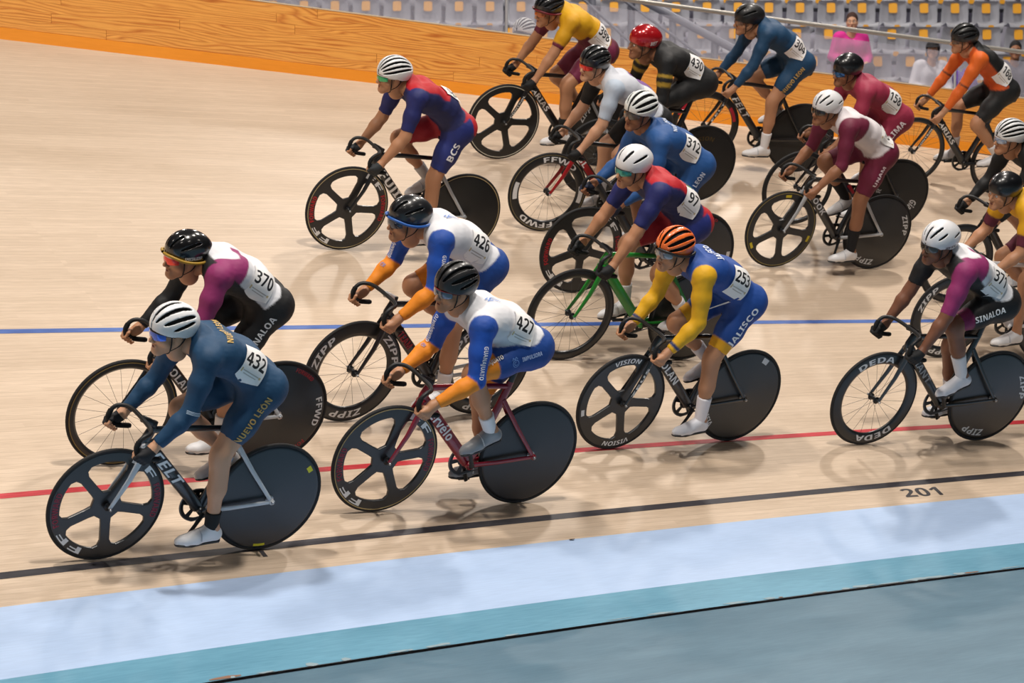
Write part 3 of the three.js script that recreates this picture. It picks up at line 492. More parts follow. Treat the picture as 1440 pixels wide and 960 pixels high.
  suit.push({ a: nape.clone().addScaledVector(dorsal, -0.03), b: neckCut.clone().addScaledVector(neckDir, 0.03), ra: 0.063, rb: 0.062, k: 0.04, g: 'torso', clip: [neckCut, neckDir] });
  const suitF = netOf(suit, 0.0082 * cell, 0.0045), sg = suitF.mesh(), pos = sg.attributes.position, col = new Float32Array(pos.count * 3), p = V(0, 0, 0), cc = {};
  const colorOf = (h) => cc[h] ??= new THREE.Color(h);
  const seg = suit.map((q) => { const d = q.b.clone().sub(q.a); return { q, d, l2: d.lengthSq() }; }), H2 = 0.0045 * cell, taps = [[0, 0, 0], [H2, 0, 0], [-H2, 0, 0], [0, H2, 0], [0, -H2, 0], [0, 0, H2], [0, 0, -H2]];
  const legAx = {}; for (const s of [-1, 1]) { const A = J['hip' + s], B = J['kn' + s], d = B.clone().sub(A); legAx[s] = { A, d, l2: d.lengthSq(), n: V(-d.y, d.x, 0).normalize() }; }
  const dye = () => {
    let bd = 1e9, bq, bt;
    for (const { q, d, l2 } of seg) { const px = p.x - q.a.x, py = p.y - q.a.y, pz = p.z - q.a.z, t = Math.min(1, Math.max(0, (px * d.x + py * d.y + pz * d.z) / l2)), e = Math.hypot(px - d.x * t, py - d.y * t, pz - d.z * t) - (q.ra + (q.rb - q.ra) * t); if (e < bd) { bd = e; bq = q; bt = t; } }
    const w = p.clone().sub(hip), info = { g: bq.g, s: bq.s ?? (p.z < 0 ? -1 : 1), t: bq.t0 === undefined ? 0 : bq.t0 + (bq.t1 - bq.t0) * bt, u: w.dot(spine) / L, d: w.dot(dorsal), z: p.z, p };
    if (bq.g === 'leg') { const { A, d, l2, n } = legAx[bq.s], v = p.clone().sub(A); info.t = v.dot(d) / l2; info.f = v.addScaledVector(d, -info.t).dot(n); info.o = (p.z - A.z) * bq.s; }
    return colorOf(S.paint(info));
  };
  for (let i = 0; i < pos.count; i++) {
    let r = 0, g = 0, b = 0; for (const t of taps) { p.set(pos.getX(i) + t[0], pos.getY(i) + t[1], pos.getZ(i) + t[2]); const c = dye(); r += c.r; g += c.g; b += c.b; }
    col[i * 3] = r / 7; col[i * 3 + 1] = g / 7; col[i * 3 + 2] = b / 7;
  }
  { const nr = sg.attributes.normal; for (let i = 0; i < pos.count; i++) { const x = pos.getX(i), y = pos.getY(i), z = pos.getZ(i), w = FOLD(x * 26 + z * 9, y * 26 - z * 22) - 0.5 + (FOLD(x * 60 + 40, y * 60 + z * 40) - 0.5) * 0.4; pos.setXYZ(i, x + nr.getX(i) * w * 0.0042, y + nr.getY(i) * w * 0.0042, z + nr.getZ(i) * w * 0.0042); } sg.computeVertexNormals(); }
  sg.setAttribute('color', new THREE.BufferAttribute(col, 3));
  mesh(S.suitName ?? 'skinsuit', sg, SUIT, person);
  // prints on the suit
  const stick = (name, r, c, n, dir, w, h, reach = 0.14, nx = 16, ny = 6, off = 0.0072) => { const N = n.clone().normalize(), X = dir.clone().addScaledVector(N, -dir.dot(N)).normalize(), Y = new THREE.Vector3().crossVectors(N, X); return mesh(name, patch(r, nx, ny, (u, v) => drop(suitF, c.clone().addScaledVector(X, (u - 0.5) * w).addScaledVector(Y, (v - 0.5) * h), N, reach, off)), PRINT, person); };
  if (S.number) { const b = S.bibAt ?? {}; stick('race_number', bib(S.number), hip.clone().addScaledVector(spine, L * (b.u ?? 0.42)).add(V(0, 0, b.z ?? -0.075)).addScaledVector(dorsal, 0.02), V(0, 0, -1).multiplyScalar(b.out ?? 1).addScaledVector(dorsal, b.up ?? 0.95), spine.clone().negate().addScaledVector(V(0, 0, 1), b.skew ?? 0), (b.w ?? 0.165), b.h ?? 0.165, 0.14, 24, 20, 0.0115); }
  for (const t of S.prints ?? []) {
    const r = t.rect ?? words(t.text, t.color, t.style ?? {}), w = t.w, h = t.h ?? w / r.aspect;
    if (t.on === 'thigh') { const A = J['hip' + t.s], B = J['kn' + t.s], c = A.clone().lerp(B, t.t ?? 0.5); stick('lettering', r, c, V(0, t.up ?? 0.25, t.s).addScaledVector(V(-(B.y - A.y), B.x - A.x, 0).normalize(), t.front ?? 0), A.clone().sub(B).multiplyScalar(t.down ? -1 : 1), w, h, 0.16); }
    else if (t.on === 'arm' || t.on === 'forearm') { const A = J[(t.on === 'arm' ? 'sh' : 'el') + t.s], B = J[(t.on === 'arm' ? 'el' : 'wr') + t.s], c = A.clone().lerp(B, t.t ?? 0.5), ax = B.clone().sub(A).normalize(), n = (t.n ?? V(0.1, 0.35, -1)); stick('lettering', r, c, n.clone().addScaledVector(ax, -n.dot(ax)), ax.multiplyScalar(t.rev ? -1 : 1), w, h, 0.1, 12, 4); }
    else { const c = hip.clone().addScaledVector(spine, L * t.u).add(V(0, 0, t.z ?? 0)).addScaledVector(dorsal, 0.02); stick('lettering', r, c, (t.n ?? V(0, 0, -0.6)).clone().addScaledVector(dorsal, t.up ?? 1), t.dir ?? spine.clone().negate(), w, h); }
  }
  makeHead(person, S.head, headAt, rot);
  S.J = { helmet: headAt.clone().add(V(-0.012, 0.055, -0.02).applyQuaternion(rot)), near: GRIP(-1).p, far: GRIP(1).p, hip: hip.clone().add(V(-0.13, 0.03, -0.08)), knee: J['kn-1'], foot: J['foot-1'].ball, sh: J['sh-1'] };
  return person;
}
const FOLD = makeNoise(91);
const SUIT = new THREE.MeshPhysicalMaterial({ vertexColors: true, roughness: 0.66 });
// ---------------------------------------------------------------- the track
const TH0 = -0.25, TH1 = 0.8;
function sweep(f0, n, m) {   // sheet between two curves of th, m strips
  const p = [], uv = [], idx = [];
  for (let i = 0; i <= n; i++) { const th = TH0 + (TH1 - TH0) * i / n; for (let j = 0; j <= m; j++) { const [q, s] = f0(th, j / m); p.push(q.x, q.y, q.z); uv.push(th * R0, s); } }
  for (let i = 0; i < n; i++) for (let j = 0; j < m; j++) { const a = i * (m + 1) + j, b = a + m + 1; idx.push(a, a + 1, b + 1, a, b + 1, b); }
  const g = new THREE.BufferGeometry(); g.setAttribute('position', new THREE.Float32BufferAttribute(p, 3)); g.setAttribute('uv', new THREE.Float32BufferAttribute(uv, 2)); g.setIndex(idx); g.computeVertexNormals(); return g;
}
const clampTh = (th) => Math.min(0.42, Math.max(0.06, th)) - 0.2;
const LINE = { edge: (th) => { const q = clampTh(th); return -0.57 * q * q + 1.58 * q - 0.0148; }, black: (th) => { const q = clampTh(th); return 0.84 * q * q + 1.455 * q + 0.2215; }, red: (th) => { const q = clampTh(th); return -2.17 * q * q + 1.082 * q + 0.911; }, blue: (th) => { const q = clampTh(th); return -0.307 * q * q - 0.617 * q + 2.552; }, top: (th) => { const q = clampTh(Math.max(0.1, th)); return -5.436 * q * q - 8.883 * q + 7.036; } };
// narrow pine strips: tone differs strip by strip, grain runs along
const nA = makeNoise(3), nB = makeNoise(11), nC = makeNoise(23);
const boards = dataTex(1024, 1024, (u, v, x, y) => {
  const strip = Math.floor(v * 48), seg = Math.floor(u * 2 + nA(strip * 7.3, 0.5) * 2), tone = (nA(strip, seg * 3.7) - 0.5) * 9, grain = (nB(u * 40, v * 512, 40, 512) - 0.5) * 14 + (nC(u * 90, v * 900, 90, 900) - 0.5) * 9, broad = (nB(u * 5, v * 9, 5, 9) - 0.5) * 10;
  const joint = (v * 48) % 1 < 0.07 ? -15 : 0, t = tone + grain + broad + joint; return [203 + t, 182 + t * 1.02, 159 + t * 1.05].map((c) => Math.max(0, Math.min(255, c)));
});
boards.repeat.set(1 / 4, 1 / 2);
const boardRelief = dataTex(256, 512, (u, v) => { const c = 128 + ((v * 24) % 1 < 0.09 ? -70 : 0) + (nB(u * 12, v * 256, 12, 256) - 0.5) * 40; return [c, c, c]; }, false); boardRelief.repeat.set(1 / 3, 1);
const WOOD = new THREE.MeshPhysicalMaterial({ map: boards, bumpMap: boardRelief, bumpScale: 0.0008, roughness: 0.5, clearcoat: 0.12, clearcoatRoughness: 0.35 });
const track = group('floor', scene); structure(track, 'banked velodrome track of pale narrow pine boards');
mesh('boards', sweep((th, v) => { const s0 = LINE.edge(th), s1 = LINE.top(th) + 0.02, s = s0 + (s1 - s0) * v; return [bend(th, s), s]; }, 160, 8), WOOD, track);

function band(name, mid, half, mat) { mesh(name, sweep((th, v) => { const s = mid(th) + (v - 0.5) * 2 * half; return [bend(th, s, 0.0012), s]; }, 160, 1), mat, track); }
const paintNoise = (r, g, b, sd, amp = 10) => { const n1 = makeNoise(sd), n2 = makeNoise(sd + 5); const t = dataTex(512, 512, (u, v) => { const k = (n1(u * 40, v * 256, 40, 256) - 0.5) * amp + (n2(u * 6, v * 10, 6, 10) - 0.5) * amp; return [r + k, g + k, b + k]; }); t.repeat.set(1 / 3, 1 / 1.5); return new THREE.MeshPhysicalMaterial({ map: t, roughness: 0.55 }); };
band('black_line', LINE.black, 0.028, paintNoise(52, 50, 56, 31, 16));
band('red_line', LINE.red, 0.024, paintNoise(186, 50, 58, 33, 22));
band('blue_line', LINE.blue, 0.026, paintNoise(70, 102, 170, 35, 22));
// metre mark 201 and a small tick painted under the black line
{ const at = ontoBend(1296, 690, 0.0015), th = Math.atan2(at.x, R0 - at.z), r = words('201', '#3a383c', { font: 'bold', size: 90 }), c = (u, v) => { const s = LINE.black(th) - 0.045 - v * 0.135; return bend(th + (u - 0.5) * 0.4 / R0, s, 0.0016); }; mesh('metre_mark', patch(r, 6, 4, (u, v) => c(u, 1 - v)), PRINT, track);
  const t2 = Math.atan2(ontoBend(369, 777, 0).x, R0 - ontoBend(369, 777, 0).z); mesh('metre_tick', patch(solidPrint('#3a383c'), 1, 1, (u, v) => bend(t2 + (u - 0.5) * 0.03 / R0, LINE.black(t2) - 0.03 - (1 - v) * 0.06, 0.0016)), PRINT, track); }
// flat apron: light blue band, teal band, then the infield floor
const EDGE_BANK = 0.3, bandPoint = (th, s, h = 0) => { const e = LINE.edge(th), p = bend(th, e), r = Math.hypot(p.x, p.z - R0) + s * Math.cos(EDGE_BANK); return V(r * Math.sin(th), p.y + s * Math.sin(EDGE_BANK) + h, R0 - r * Math.cos(th)); };
mesh('light_blue_band', sweep((th, v) => { const s = -0.72 + 0.72 * v; return [bandPoint(th, s), s]; }, 160, 2), paintNoise(170, 194, 228, 41, 8), track);
mesh('teal_band', sweep((th, v) => { const s = -1.04 + 0.32 * v; return [bandPoint(th, s), s]; }, 160, 1), paintNoise(92, 148, 174, 43, 12), track);
const infield = paintNoise(84, 116, 135, 47, 12);
mesh('infield_edge', sweep((th, v) => { const s = -1.15 - 6 * (1 - v), p = bandPoint(th, -1.055), r = Math.hypot(p.x, p.z - R0) - 6 * (1 - v); return [V(r * Math.sin(th), p.y - 0.008, R0 - r * Math.cos(th)), s]; }, 160, 2), infield, track);
// split seam between teal band and infield: a gap of uneven width, with chipped filler beside it
{ const gapN = makeNoise(77), wide = (th) => { const n = gapN(th * 260, 1), m = gapN(th * 60, 5); return 0.0012 + Math.max(0, n - 0.45) * 0.012 + Math.max(0, m - 0.5) * 0.02; };
  mesh('seam_gap', sweep((th, v) => { const p = bandPoint(th, -1.04 - 0.006 - (0.5 - v) * wide(th)); p.y += 0.0015; return [p, v]; }, 1400, 1), M('#3c3a3b', 0.95), track);
  const chips = M('#8ea3ac', 0.95), brown = M('#8a6a58', 0.95);
  for (let i = 0; i < 46; i++) { const t = 0.09 + rnd() * 0.2, w = 0.02 + rnd() * 0.12, h = 0.004 + rnd() * 0.016, s0 = -1.036 + rnd() * 0.01, pts = []; for (let k = 0; k < 9; k++) { const a = k / 9 * 6.2832, q = bandPoint(t + Math.cos(a) * w * (0.6 + rnd() * 0.5) / R0, s0 + Math.sin(a) * h * (0.5 + rnd() * 0.6)); q.y += 0.0022; pts.push(q); }
    const c = pts.reduce((m, q) => m.add(q), V(0, 0, 0)).divideScalar(9); c.y += 0.0025; const pos = [], idx = []; for (const q of [...pts, c]) pos.push(q.x, q.y, q.z); for (let k = 0; k < 9; k++) idx.push(9, k, (k + 1) % 9);
    const g = new THREE.BufferGeometry(); g.setAttribute('position', new THREE.Float32BufferAttribute(pos, 3)); g.setIndex(idx); g.computeVertexNormals(); mesh('filler_chip', g, i % 15 ? chips : brown, track); } }

{ const c = bandPoint(0.1965, -0.012, 0.004), g = loft([[-1, 1], [0, 1.6], [1, 0.5]].map(([x, w]) => [V(x * 0.018, 0.001 * w, 0.006 * w), V(x * 0.018, 0.004, 0), V(x * 0.018, 0.001, -0.005 * w), V(x * 0.018, 0, 0)])), m = mesh('leaf_scrap', g, M('#4a4038', 0.9), scene); m.position.copy(c); m.rotation.y = -0.3; m.userData = { label: 'small dark leaf scrap lying at the edge of the light blue band', category: 'leaf' }; }
// ---------------------------------------------------------------- hall
{ const H = HALL, w = H.x1 - H.x0, d = H.z1 - H.z0, cx = (H.x0 + H.x1) / 2, cz = (H.z0 + H.z1) / 2, h = H.y1 - H.y0, cy = (H.y1 + H.y0) / 2, pale = M('#a2a3ac', 0.9);
  structure(mesh('ceiling', box(w + 0.8, 0.4, d + 0.8, cx, H.y1 + 0.2, cz), M('#7d7f86', 0.9), scene), 'pale hall ceiling high over the track');
  structure(mesh('wall_north', box(w, h, 0.4, cx, cy, H.z0 - 0.2), pale, scene)); structure(mesh('wall_south', box(w, h, 0.4, cx, cy, H.z1 + 0.2), pale, scene));
  structure(mesh('wall_west', box(0.4, h, d, H.x0 - 0.2, cy, cz), pale, scene)); structure(mesh('wall_east', box(0.4, h, d, H.x1 + 0.2, cy, cz), pale, scene));
  structure(mesh('floor_slab', box(w, 0.3, d, cx, H.y0 - 0.15, cz), M('#8f9399', 0.8), scene)); }
LAMPS.forEach(([x, z], i) => {
  const l = thing('ceiling_lamp', 'square floodlight hung from the hall ceiling', 'lamp', 'ceiling lamps in rows over the track'); l.position.set(x, HALL.y1 - 0.5, z);
  mesh('housing', box(0.9, 0.12, 0.9, 0, 0.08, 0), M('#4a4c50', 0.5, 0.5), l); mesh('diffuser', box(0.8, 0.02, 0.8, 0, 0.0, 0), new THREE.MeshStandardMaterial({ color: '#ffffff', emissive: '#fff3e4', emissiveIntensity: 4 }), l);
  for (const s of [-1, 1]) mesh('hanger', rod(V(s * 0.3, 0.12, 0), V(s * 0.3, 0.5, 0), 0.015), STEEL, l);
});
// ---------------------------------------------------------------- wooden barrier along the top of the track
const nG = makeNoise(51), nH = makeNoise(57), nK = makeNoise(63);
const pine = dataTex(1024, 512, (u, v) => {
  const wv = nG(u * 4, v * 6, 4, 6) * 4.5 + nK(u * 10, v * 22, 10, 22) * 0.9, rings = Math.abs(((v * 30 + wv) % 1) - 0.5) * 2, fine = (nH(u * 30, v * 480, 30, 480) - 0.5), dark = Math.pow(1 - rings, 2.2) * (0.5 + nG(u * 7 + 3, v * 9, 7, 9));
  return [244 - dark * 34 + fine * 22, 172 - dark * 44 + fine * 24, 82 - dark * 30 + fine * 18].map((c) => Math.max(0, Math.min(255, c)));
});
pine.repeat.set(1 / 1.9, 1 / 0.75);
const PINE = new THREE.MeshPhysicalMaterial({ map: pine, roughness: 0.45, clearcoat: 0.2, clearcoatRoughness: 0.3 });
const topPoint = (th, y, out = 0) => { const p = bend(th, LINE.top(th)), r = Math.hypot(p.x, p.z - R0) + out; return V(r * Math.sin(th), p.y + y, R0 - r * Math.cos(th)); };
function curvedBoard(t0, t1, y0, y1, out0, out1, n = 6, uo = 0, vo = 0) {   // board following the bend
  const p = [], uv = [], idx = [], c = 0.0012;
  const prof = [[y0 + c, out0], [y1 - c, out0], [y1, out0 + c], [y1, out1], [y0, out1], [y0, out0 + c]];
  for (let i = 0; i <= n; i++) { const th = t0 + (t1 - t0) * i / n; for (const [y, o] of prof) { const q = topPoint(th, y, o); p.push(q.x, q.y, q.z); uv.push(th * R0 + uo, y + vo + (o - out0)); } }
  const k = prof.length; for (let i = 0; i < n; i++) for (let j = 0; j < k; j++) { const a = i * k + j, b = i * k + (j + 1) % k; idx.push(a, a + k, b + k, a, b + k, b); }
  for (const [o, f] of [[0, 0], [n * k, 1]]) for (let j = 1; j < k - 1; j++) f ? idx.push(o, o + j + 1, o + j) : idx.push(o, o + j, o + j + 1);
  const g = new THREE.BufferGeometry(); g.setAttribute('position', new THREE.Float32BufferAttribute(p, 3)); g.setAttribute('uv', new THREE.Float32BufferAttribute(uv, 2)); g.setIndex(idx); const h = g.toNonIndexed(); h.computeVertexNormals(); return h;
}
const barrier = group('wall_barrier', scene); structure(barrier, 'varnished pine plank barrier with orange base strip along the top of the track');
const BT0 = 0.1, BT1 = 0.46;
for (let a = BT0; a < BT1; a += 0.06) mesh('base_strip', curvedBoard(a, Math.min(a + 0.06, BT1), -0.03, 0.095, -0.004, 0.03, 6), paintNoise(246, 152, 34, 71, 6), barrier);
const rows = 6, rowTop = 0.575;
for (let r = 0; r < rows; r++) { const y0 = 0.097 + (rowTop - 0.097) * r / rows, y1 = 0.097 + (rowTop - 0.097) * (r + 1) / rows - 0.0008; let a = BT0 - rnd() * 0.03; while (a < BT1) { const e = a + 0.034 + rnd() * 0.03; mesh('plank', curvedBoard(a + 0.00003, e - 0.00003, y0, y1, rnd() * 0.0012, 0.03, 4, rnd() * 9, rnd() * 3), PINE, barrier); a = e; } }
for (let a = BT0; a < BT1; a += 0.06) mesh('cap', curvedBoard(a, a + 0.06, rowTop, rowTop + 0.012, -0.003, 0.036, 6), M('#d6c4a8', 0.5), barrier);
mesh('walkway', sweep((th, v) => [topPoint(th, -0.05, 0.03 + 5 * v), v * 5], 80, 1), M('#9a9aa4', 0.85), barrier);
// clear panels and steel rail on top of the barrier
const rail = thing('barrier_rail', 'brushed steel handrail on slim posts above the wooden barrier', 'handrail');
{ const pts = []; for (let i = 0; i <= 40; i++) pts.push(topPoint(BT0 + (BT1 - BT0) * i / 40, 1.03, 0.06)); mesh('rail', tube(pts, 0.022, 120, 8), M('#b5b1aa', 0.4, 0.6), rail);
  for (let a = 0.1352; a < BT1; a += 0.0405) mesh('post', rod(topPoint(a, 0.0, 0.06), topPoint(a, 1.02, 0.06), 0.014, 0.014, 10), M('#c9cad0', 0.4, 0.5), rail); }
const HAZE = new THREE.MeshPhysicalMaterial({ color: '#c4c4d4', transparent: true, opacity: 0.24, roughness: 0.25 });
{ let k = 0; for (let a = 0.1352; a < BT1; a += 0.0405, k++) { const pn = mesh(numbered('clear_panel'), curvedBoard(a + 0.0006, a + 0.0399, 0.595, 0.94, 0.056, 0.061, 4), HAZE, scene); pn.userData = { label: 'scuffed clear plastic panel between posts under the steel handrail', category: 'panel', group: 'clear panels above the barrier' }; } }
// ---------------------------------------------------------------- stand: tiers and seats, in axes across (x), up (y) and away (z) from the camera
const AWAY = V(FW.x, 0, FW.z).normalize(), ACROSS = V(-AWAY.z, 0, AWAY.x);
const standPoint = (x, y, z) => V(EYE.x, 0, EYE.z).addScaledVector(ACROSS, x).addScaledVector(AWAY, z).add(V(0, y, 0));
const standTurn = new THREE.Quaternion().setFromRotationMatrix(new THREE.Matrix4().makeBasis(ACROSS, V(0, 1, 0), AWAY.clone().negate()));   // local z towards the camera
const stand = group('stand_tiers', scene); structure(stand, 'grey concrete seating tiers behind the track'); stand.position.copy(standPoint(0, 0, 0)); stand.quaternion.copy(standTurn);
const tier = (i) => ({ y: 4.38 + i * 0.49, z: 34.6 + i * 0.8 });   // height of the tread, distance
const CONC = paintNoise(176, 175, 190, 81, 10);
for (let i = -4; i < 6; i++) { const t = tier(i); mesh('tier', box(26, t.y - HALL.y0 - 0.0, 0.8, 2, (t.y + HALL.y0) / 2, -(t.z + 0.4)), CONC, stand); }
mesh('back_wall', box(26, 5, 0.3, 2, 9, -(tier(6).z + 0.1)), M('#a3a2b4', 0.9), stand);
const seatShell = (() => {
  const prof = [[0.02, 0.82], [0.0, 0.8], [-0.03, 0.62], [-0.05, 0.48], [-0.02, 0.43], [0.1, 0.405], [0.26, 0.41], [0.37, 0.425], [0.41, 0.4], [0.42, 0.34], [0.39, 0.27]], w = 0.215, rings = [];
  const th = 0.012; prof.forEach(([z, y], i) => { const e = 1 - 0.12 * Math.max(0, (i < 3 ? 2 - i : i > 7 ? (i - 7) * 0.8 : 0) / 2), r = [], n = 8; for (let k = 0; k <= n; k++) { const a = (k / n - 0.5) * 2; r.push(V(a * w * e, y + (i > 4 ? 0.03 * a * a : 0), z + (i <= 4 ? 0.05 * a * a : 0))); } for (let k = n; k >= 0; k--) { const a = (k / n - 0.5) * 2; r.push(V(a * w * e, y - (i > 4 ? th : 0) + (i > 4 ? 0.03 * a * a : 0), z - (i <= 4 ? th : 0) + (i <= 4 ? 0.05 * a * a : 0))); } rings.push(r); });
  return loft(rings);
})();
const plate = (w, h) => { const s = new THREE.Shape(), r = 0.03; s.moveTo(-w / 2 + r, -h / 2); s.lineTo(w / 2 - r, -h / 2); s.quadraticCurveTo(w / 2, -h / 2, w / 2, -h / 2 + r); s.lineTo(w / 2, h / 2 - r); s.quadraticCurveTo(w / 2, h / 2, w / 2 - r, h / 2); s.lineTo(-w / 2 + r, h / 2); s.quadraticCurveTo(-w / 2, h / 2, -w / 2, h / 2 - r); s.lineTo(-w / 2, -h / 2 + r); s.quadraticCurveTo(-w / 2, -h / 2, -w / 2 + r, -h / 2); const g = new THREE.ExtrudeGeometry(s, { depth: 0.006, bevelEnabled: false }); return g; };
const SEATGREY = M('#a0a2ab', 0.5), SEATYELLOW = M('#e2a01c', 0.5);
function makeSeat() {
  const s = thing('stadium_seat', 'grey plastic stadium seat with yellow number plate in the stand', 'seat', 'stadium seats in the stand');
  mesh('shell', seatShell, SEATGREY, s);
  const a = mesh('number_plate', plate(0.135, 0.16), SEATYELLOW, s); a.position.set(0, 0.71, 0.022); a.rotation.x = -0.14;
  const b = mesh('front_plate', plate(0.09, 0.07), SEATYELLOW, s); b.position.set(0, 0.37, 0.424);
  mesh('bracket', box(0.3, 0.16, 0.05, 0, 0.31, 0.1), M('#55575e', 0.6), s);
  return s;
}
let seat0 = null;
for (let i = -2; i < 4; i++) { const t = tier(i); for (let k = -7; k < 36; k++) {
  const x = -3.98 + k * 0.494 + (i % 2 ? 0.15 : 0), px = 720 + FOCAL * x / (t.z + 0.3), py = 348 - FOCAL * (t.y + 0.7 - EYE.y) / (t.z + 0.3), top = 48 + (px - 740) * 0.128;
  if (px < 340 || px > 1620 || py < -40 || py > top + 30) continue;
  const s = seat0 ? seat0.clone() : makeSeat(); if (seat0) { s.name = numbered('stadium_seat'); scene.add(s); } else seat0 = s;
  s.userData.label = 'grey plastic stadium seat with yellow plates, ' + ['lowest', 'second', 'third', 'fourth', 'fifth', 'sixth'][i + 2] + ' row of the stand';
  s.position.copy(standPoint(x, t.y, t.z + 0.45)); s.quaternion.copy(standTurn);
} }
// railing of the stair into the stand
{ const r = thing('stair_railing', 'grey sloping stair railing in front of the seats', 'railing'), Q = (px, py, z) => EYE.clone().addScaledVector(rayOf(px, py), z), g = M('#7d808c', 0.5, 0.2);
  mesh('sloping_bar', rod(Q(880, -12, 27), Q(1075, 92, 27), 0.05, 0.05, 10), g, r); mesh('thin_bar', rod(Q(815, -6, 27), Q(900, 72, 27), 0.018, 0.018, 8), g, r); mesh('thin_bar', rod(Q(868, -6, 27), Q(1000, 88, 27), 0.018, 0.018, 8), g, r);
  for (const [x, y0] of [[833, -20], [888, -10], [946, 22], [1005, 54]]) mesh('post', rod(Q(x, y0, 27.05), V(0, -1.6, 0).add(Q(x, y0, 27.05)), 0.045, 0.045, 10), g, r);
}
// spectators behind the clear panels, seated
function makeSpectator(label, px, row, S) {
  const o = thing('person', label, 'person', 'spectators in the stand'); const t = tier(row), dist = t.z + 0.28; o.position.copy(standPoint((px - 720) / FOCAL * dist, t.y, dist)); o.quaternion.copy(standTurn); o.scale.setScalar(1.08); o.rotateY(-Math.PI / 2 + (S.turn ?? 0));
  const D = Math.PI / 180, hip = V(-0.05, 0.5, 0), chest = V(0, 0.85, 0), nk = V(0.02, 1.04, 0), head = V(0.05, 1.2, 0), body = [], shirt = [];
  for (const s of [-1, 1]) { const z = (v) => s * v;
    const tr = [{ a: V(-0.05, 0.52, z(0.08)), b: V(0, 0.85, z(0.09)), ra: 0.13, rb: 0.12, k: 0.06 }, { a: V(0, 0.85, z(0.09)), b: V(0.01, 0.98, z(0.14)), ra: 0.11, rb: 0.07, k: 0.05 }, { a: V(0.01, 0.97, z(0.19)), b: V(0.0, 0.7, z(0.27)), ra: 0.066, rb: 0.052, k: 0.04 }, { a: V(0.0, 0.7, z(0.27)), b: V(0.22, 0.6, z(0.16)), ra: 0.05, rb: 0.04, k: 0.03 }];
    body.push(...tr, { a: V(0.22, 0.6, z(0.16)), b: V(0.32, 0.58, z(0.1)), ra: 0.036, rb: 0.03, k: 0.02 }, { a: V(-0.02, 0.5, z(0.1)), b: V(0.4, 0.52, z(0.12)), ra: 0.09, rb: 0.06, k: 0.04 }, { a: V(0.4, 0.52, z(0.12)), b: V(0.38, 0.1, z(0.12)), ra: 0.06, rb: 0.04, k: 0.03 }, { a: V(0.36, 0.07, z(0.12)), b: V(0.5, 0.04, z(0.13)), ra: 0.04, rb: 0.03, k: 0.02 }); shirt.push(...tr); }
  body.push({ a: V(0.0, 0.98, 0), b: V(0.03, 1.12, 0), ra: 0.06, rb: 0.055, k: 0.03 });
  const rot = new THREE.Quaternion().setFromEuler(new THREE.Euler(0, (S.headYaw ?? 0) * D, (S.headPitch ?? -5) * D, 'YZX')), hg = HEADGEO().clone(); hg.applyQuaternion(rot); hg.translate(head.x, head.y, head.z);
  mesh('body', mergeGeometries([netOf(body, 0.016).mesh(), hg]), M(S.skin ?? SKIN.tan, 0.55), o); mesh('shirt', netOf(shirt, 0.014, 0.012).mesh(), M(S.shirt, 0.85), o);
  mesh('trousers', netOf(body.filter((q) => q.ra === 0.09 || (q.ra === 0.06 && q.rb === 0.04)), 0.016, 0.012).mesh(), M(S.trousers ?? '#2b2d38', 0.85), o);
  makeHead(o, { hair: S.hair, longHair: S.longHair }, head, rot);
  if (S.cap) { const c = mesh('cap', cached('cap', () => { const F = new Field(V(-0.14, 0, -0.12), V(0.2, 0.16, 0.12), 0.007); F.all((x, y, z) => { const q = (Math.hypot((x + 0.014) / 0.112, (y - 0.035) / 0.105, z / 0.09) - 1) * 0.09, v = Math.max(Math.abs(y - 0.05 + x * 0.12) - 0.006, Math.hypot(x - 0.07, z * 1.1) - 0.1, -x + 0.04); return Math.min(Math.max(q, -(q + 0.012), 0.045 - y), v); }); return F.mesh(); }), M(S.cap, 0.8), o); c.position.copy(head); c.quaternion.copy(rot); }
  return o;
}
makeSpectator('spectator in a bright pink top with short brown hair, seated behind the clear panels', 1192, -1, { shirt: '#d22b8e', hair: '#3a221a', skin: SKIN.light, turn: 0.25, headYaw: -25 });
makeSpectator('spectator in a white shirt and dark cap with long dark hair behind the clear panels', 1305, -2, { shirt: '#dddbe4', hair: '#2a2224', skin: SKIN.light, cap: '#1d1d22', turn: 0.3, headYaw: -30, longHair: 1 });
makeSpectator('spectator with black hair and grey top behind the back of the orange rider', 1421, -2, { shirt: '#5c5a66', hair: '#151214', skin: SKIN.brown, turn: 0.2, headYaw: -20 });
{ const at = standPoint((1352 - 720) / FOCAL * 33.4, 4.2, 33.38), F = new Field(V(-0.22, -0.3, -0.14), V(0.22, 0.26, 0.14), 0.016); F.all((x, y, z) => (Math.hypot(x / 0.19, (y - 0.02 * Math.sin(x * 30)) / 0.22, z / 0.1) - 1) * 0.1 + 0.008 * Math.sin(x * 60 + y * 25)); const b = mesh(numbered('jacket'), F.mesh(), M('#6d4aa8', 0.85), scene); b.position.copy(at); b.quaternion.copy(standTurn); b.userData = { label: 'bundled purple jacket beside the spectator in the white shirt', category: 'jacket' }; }
{ const th = 0.262, p = topPoint(th, 0.63, 0.3), h = thing('cycling_helmet', 'white striped cycling helmet resting just behind the wooden barrier', 'helmet'); h.position.copy(p); h.quaternion.copy(standTurn); h.rotateY(-2.2); mesh('shell', helmetGeo('striped'), M('#e6e8e8', 0.4, 0, { vertexColors: true }), h); mesh('liner', linerGeo(), M('#121214', 0.8), h); }
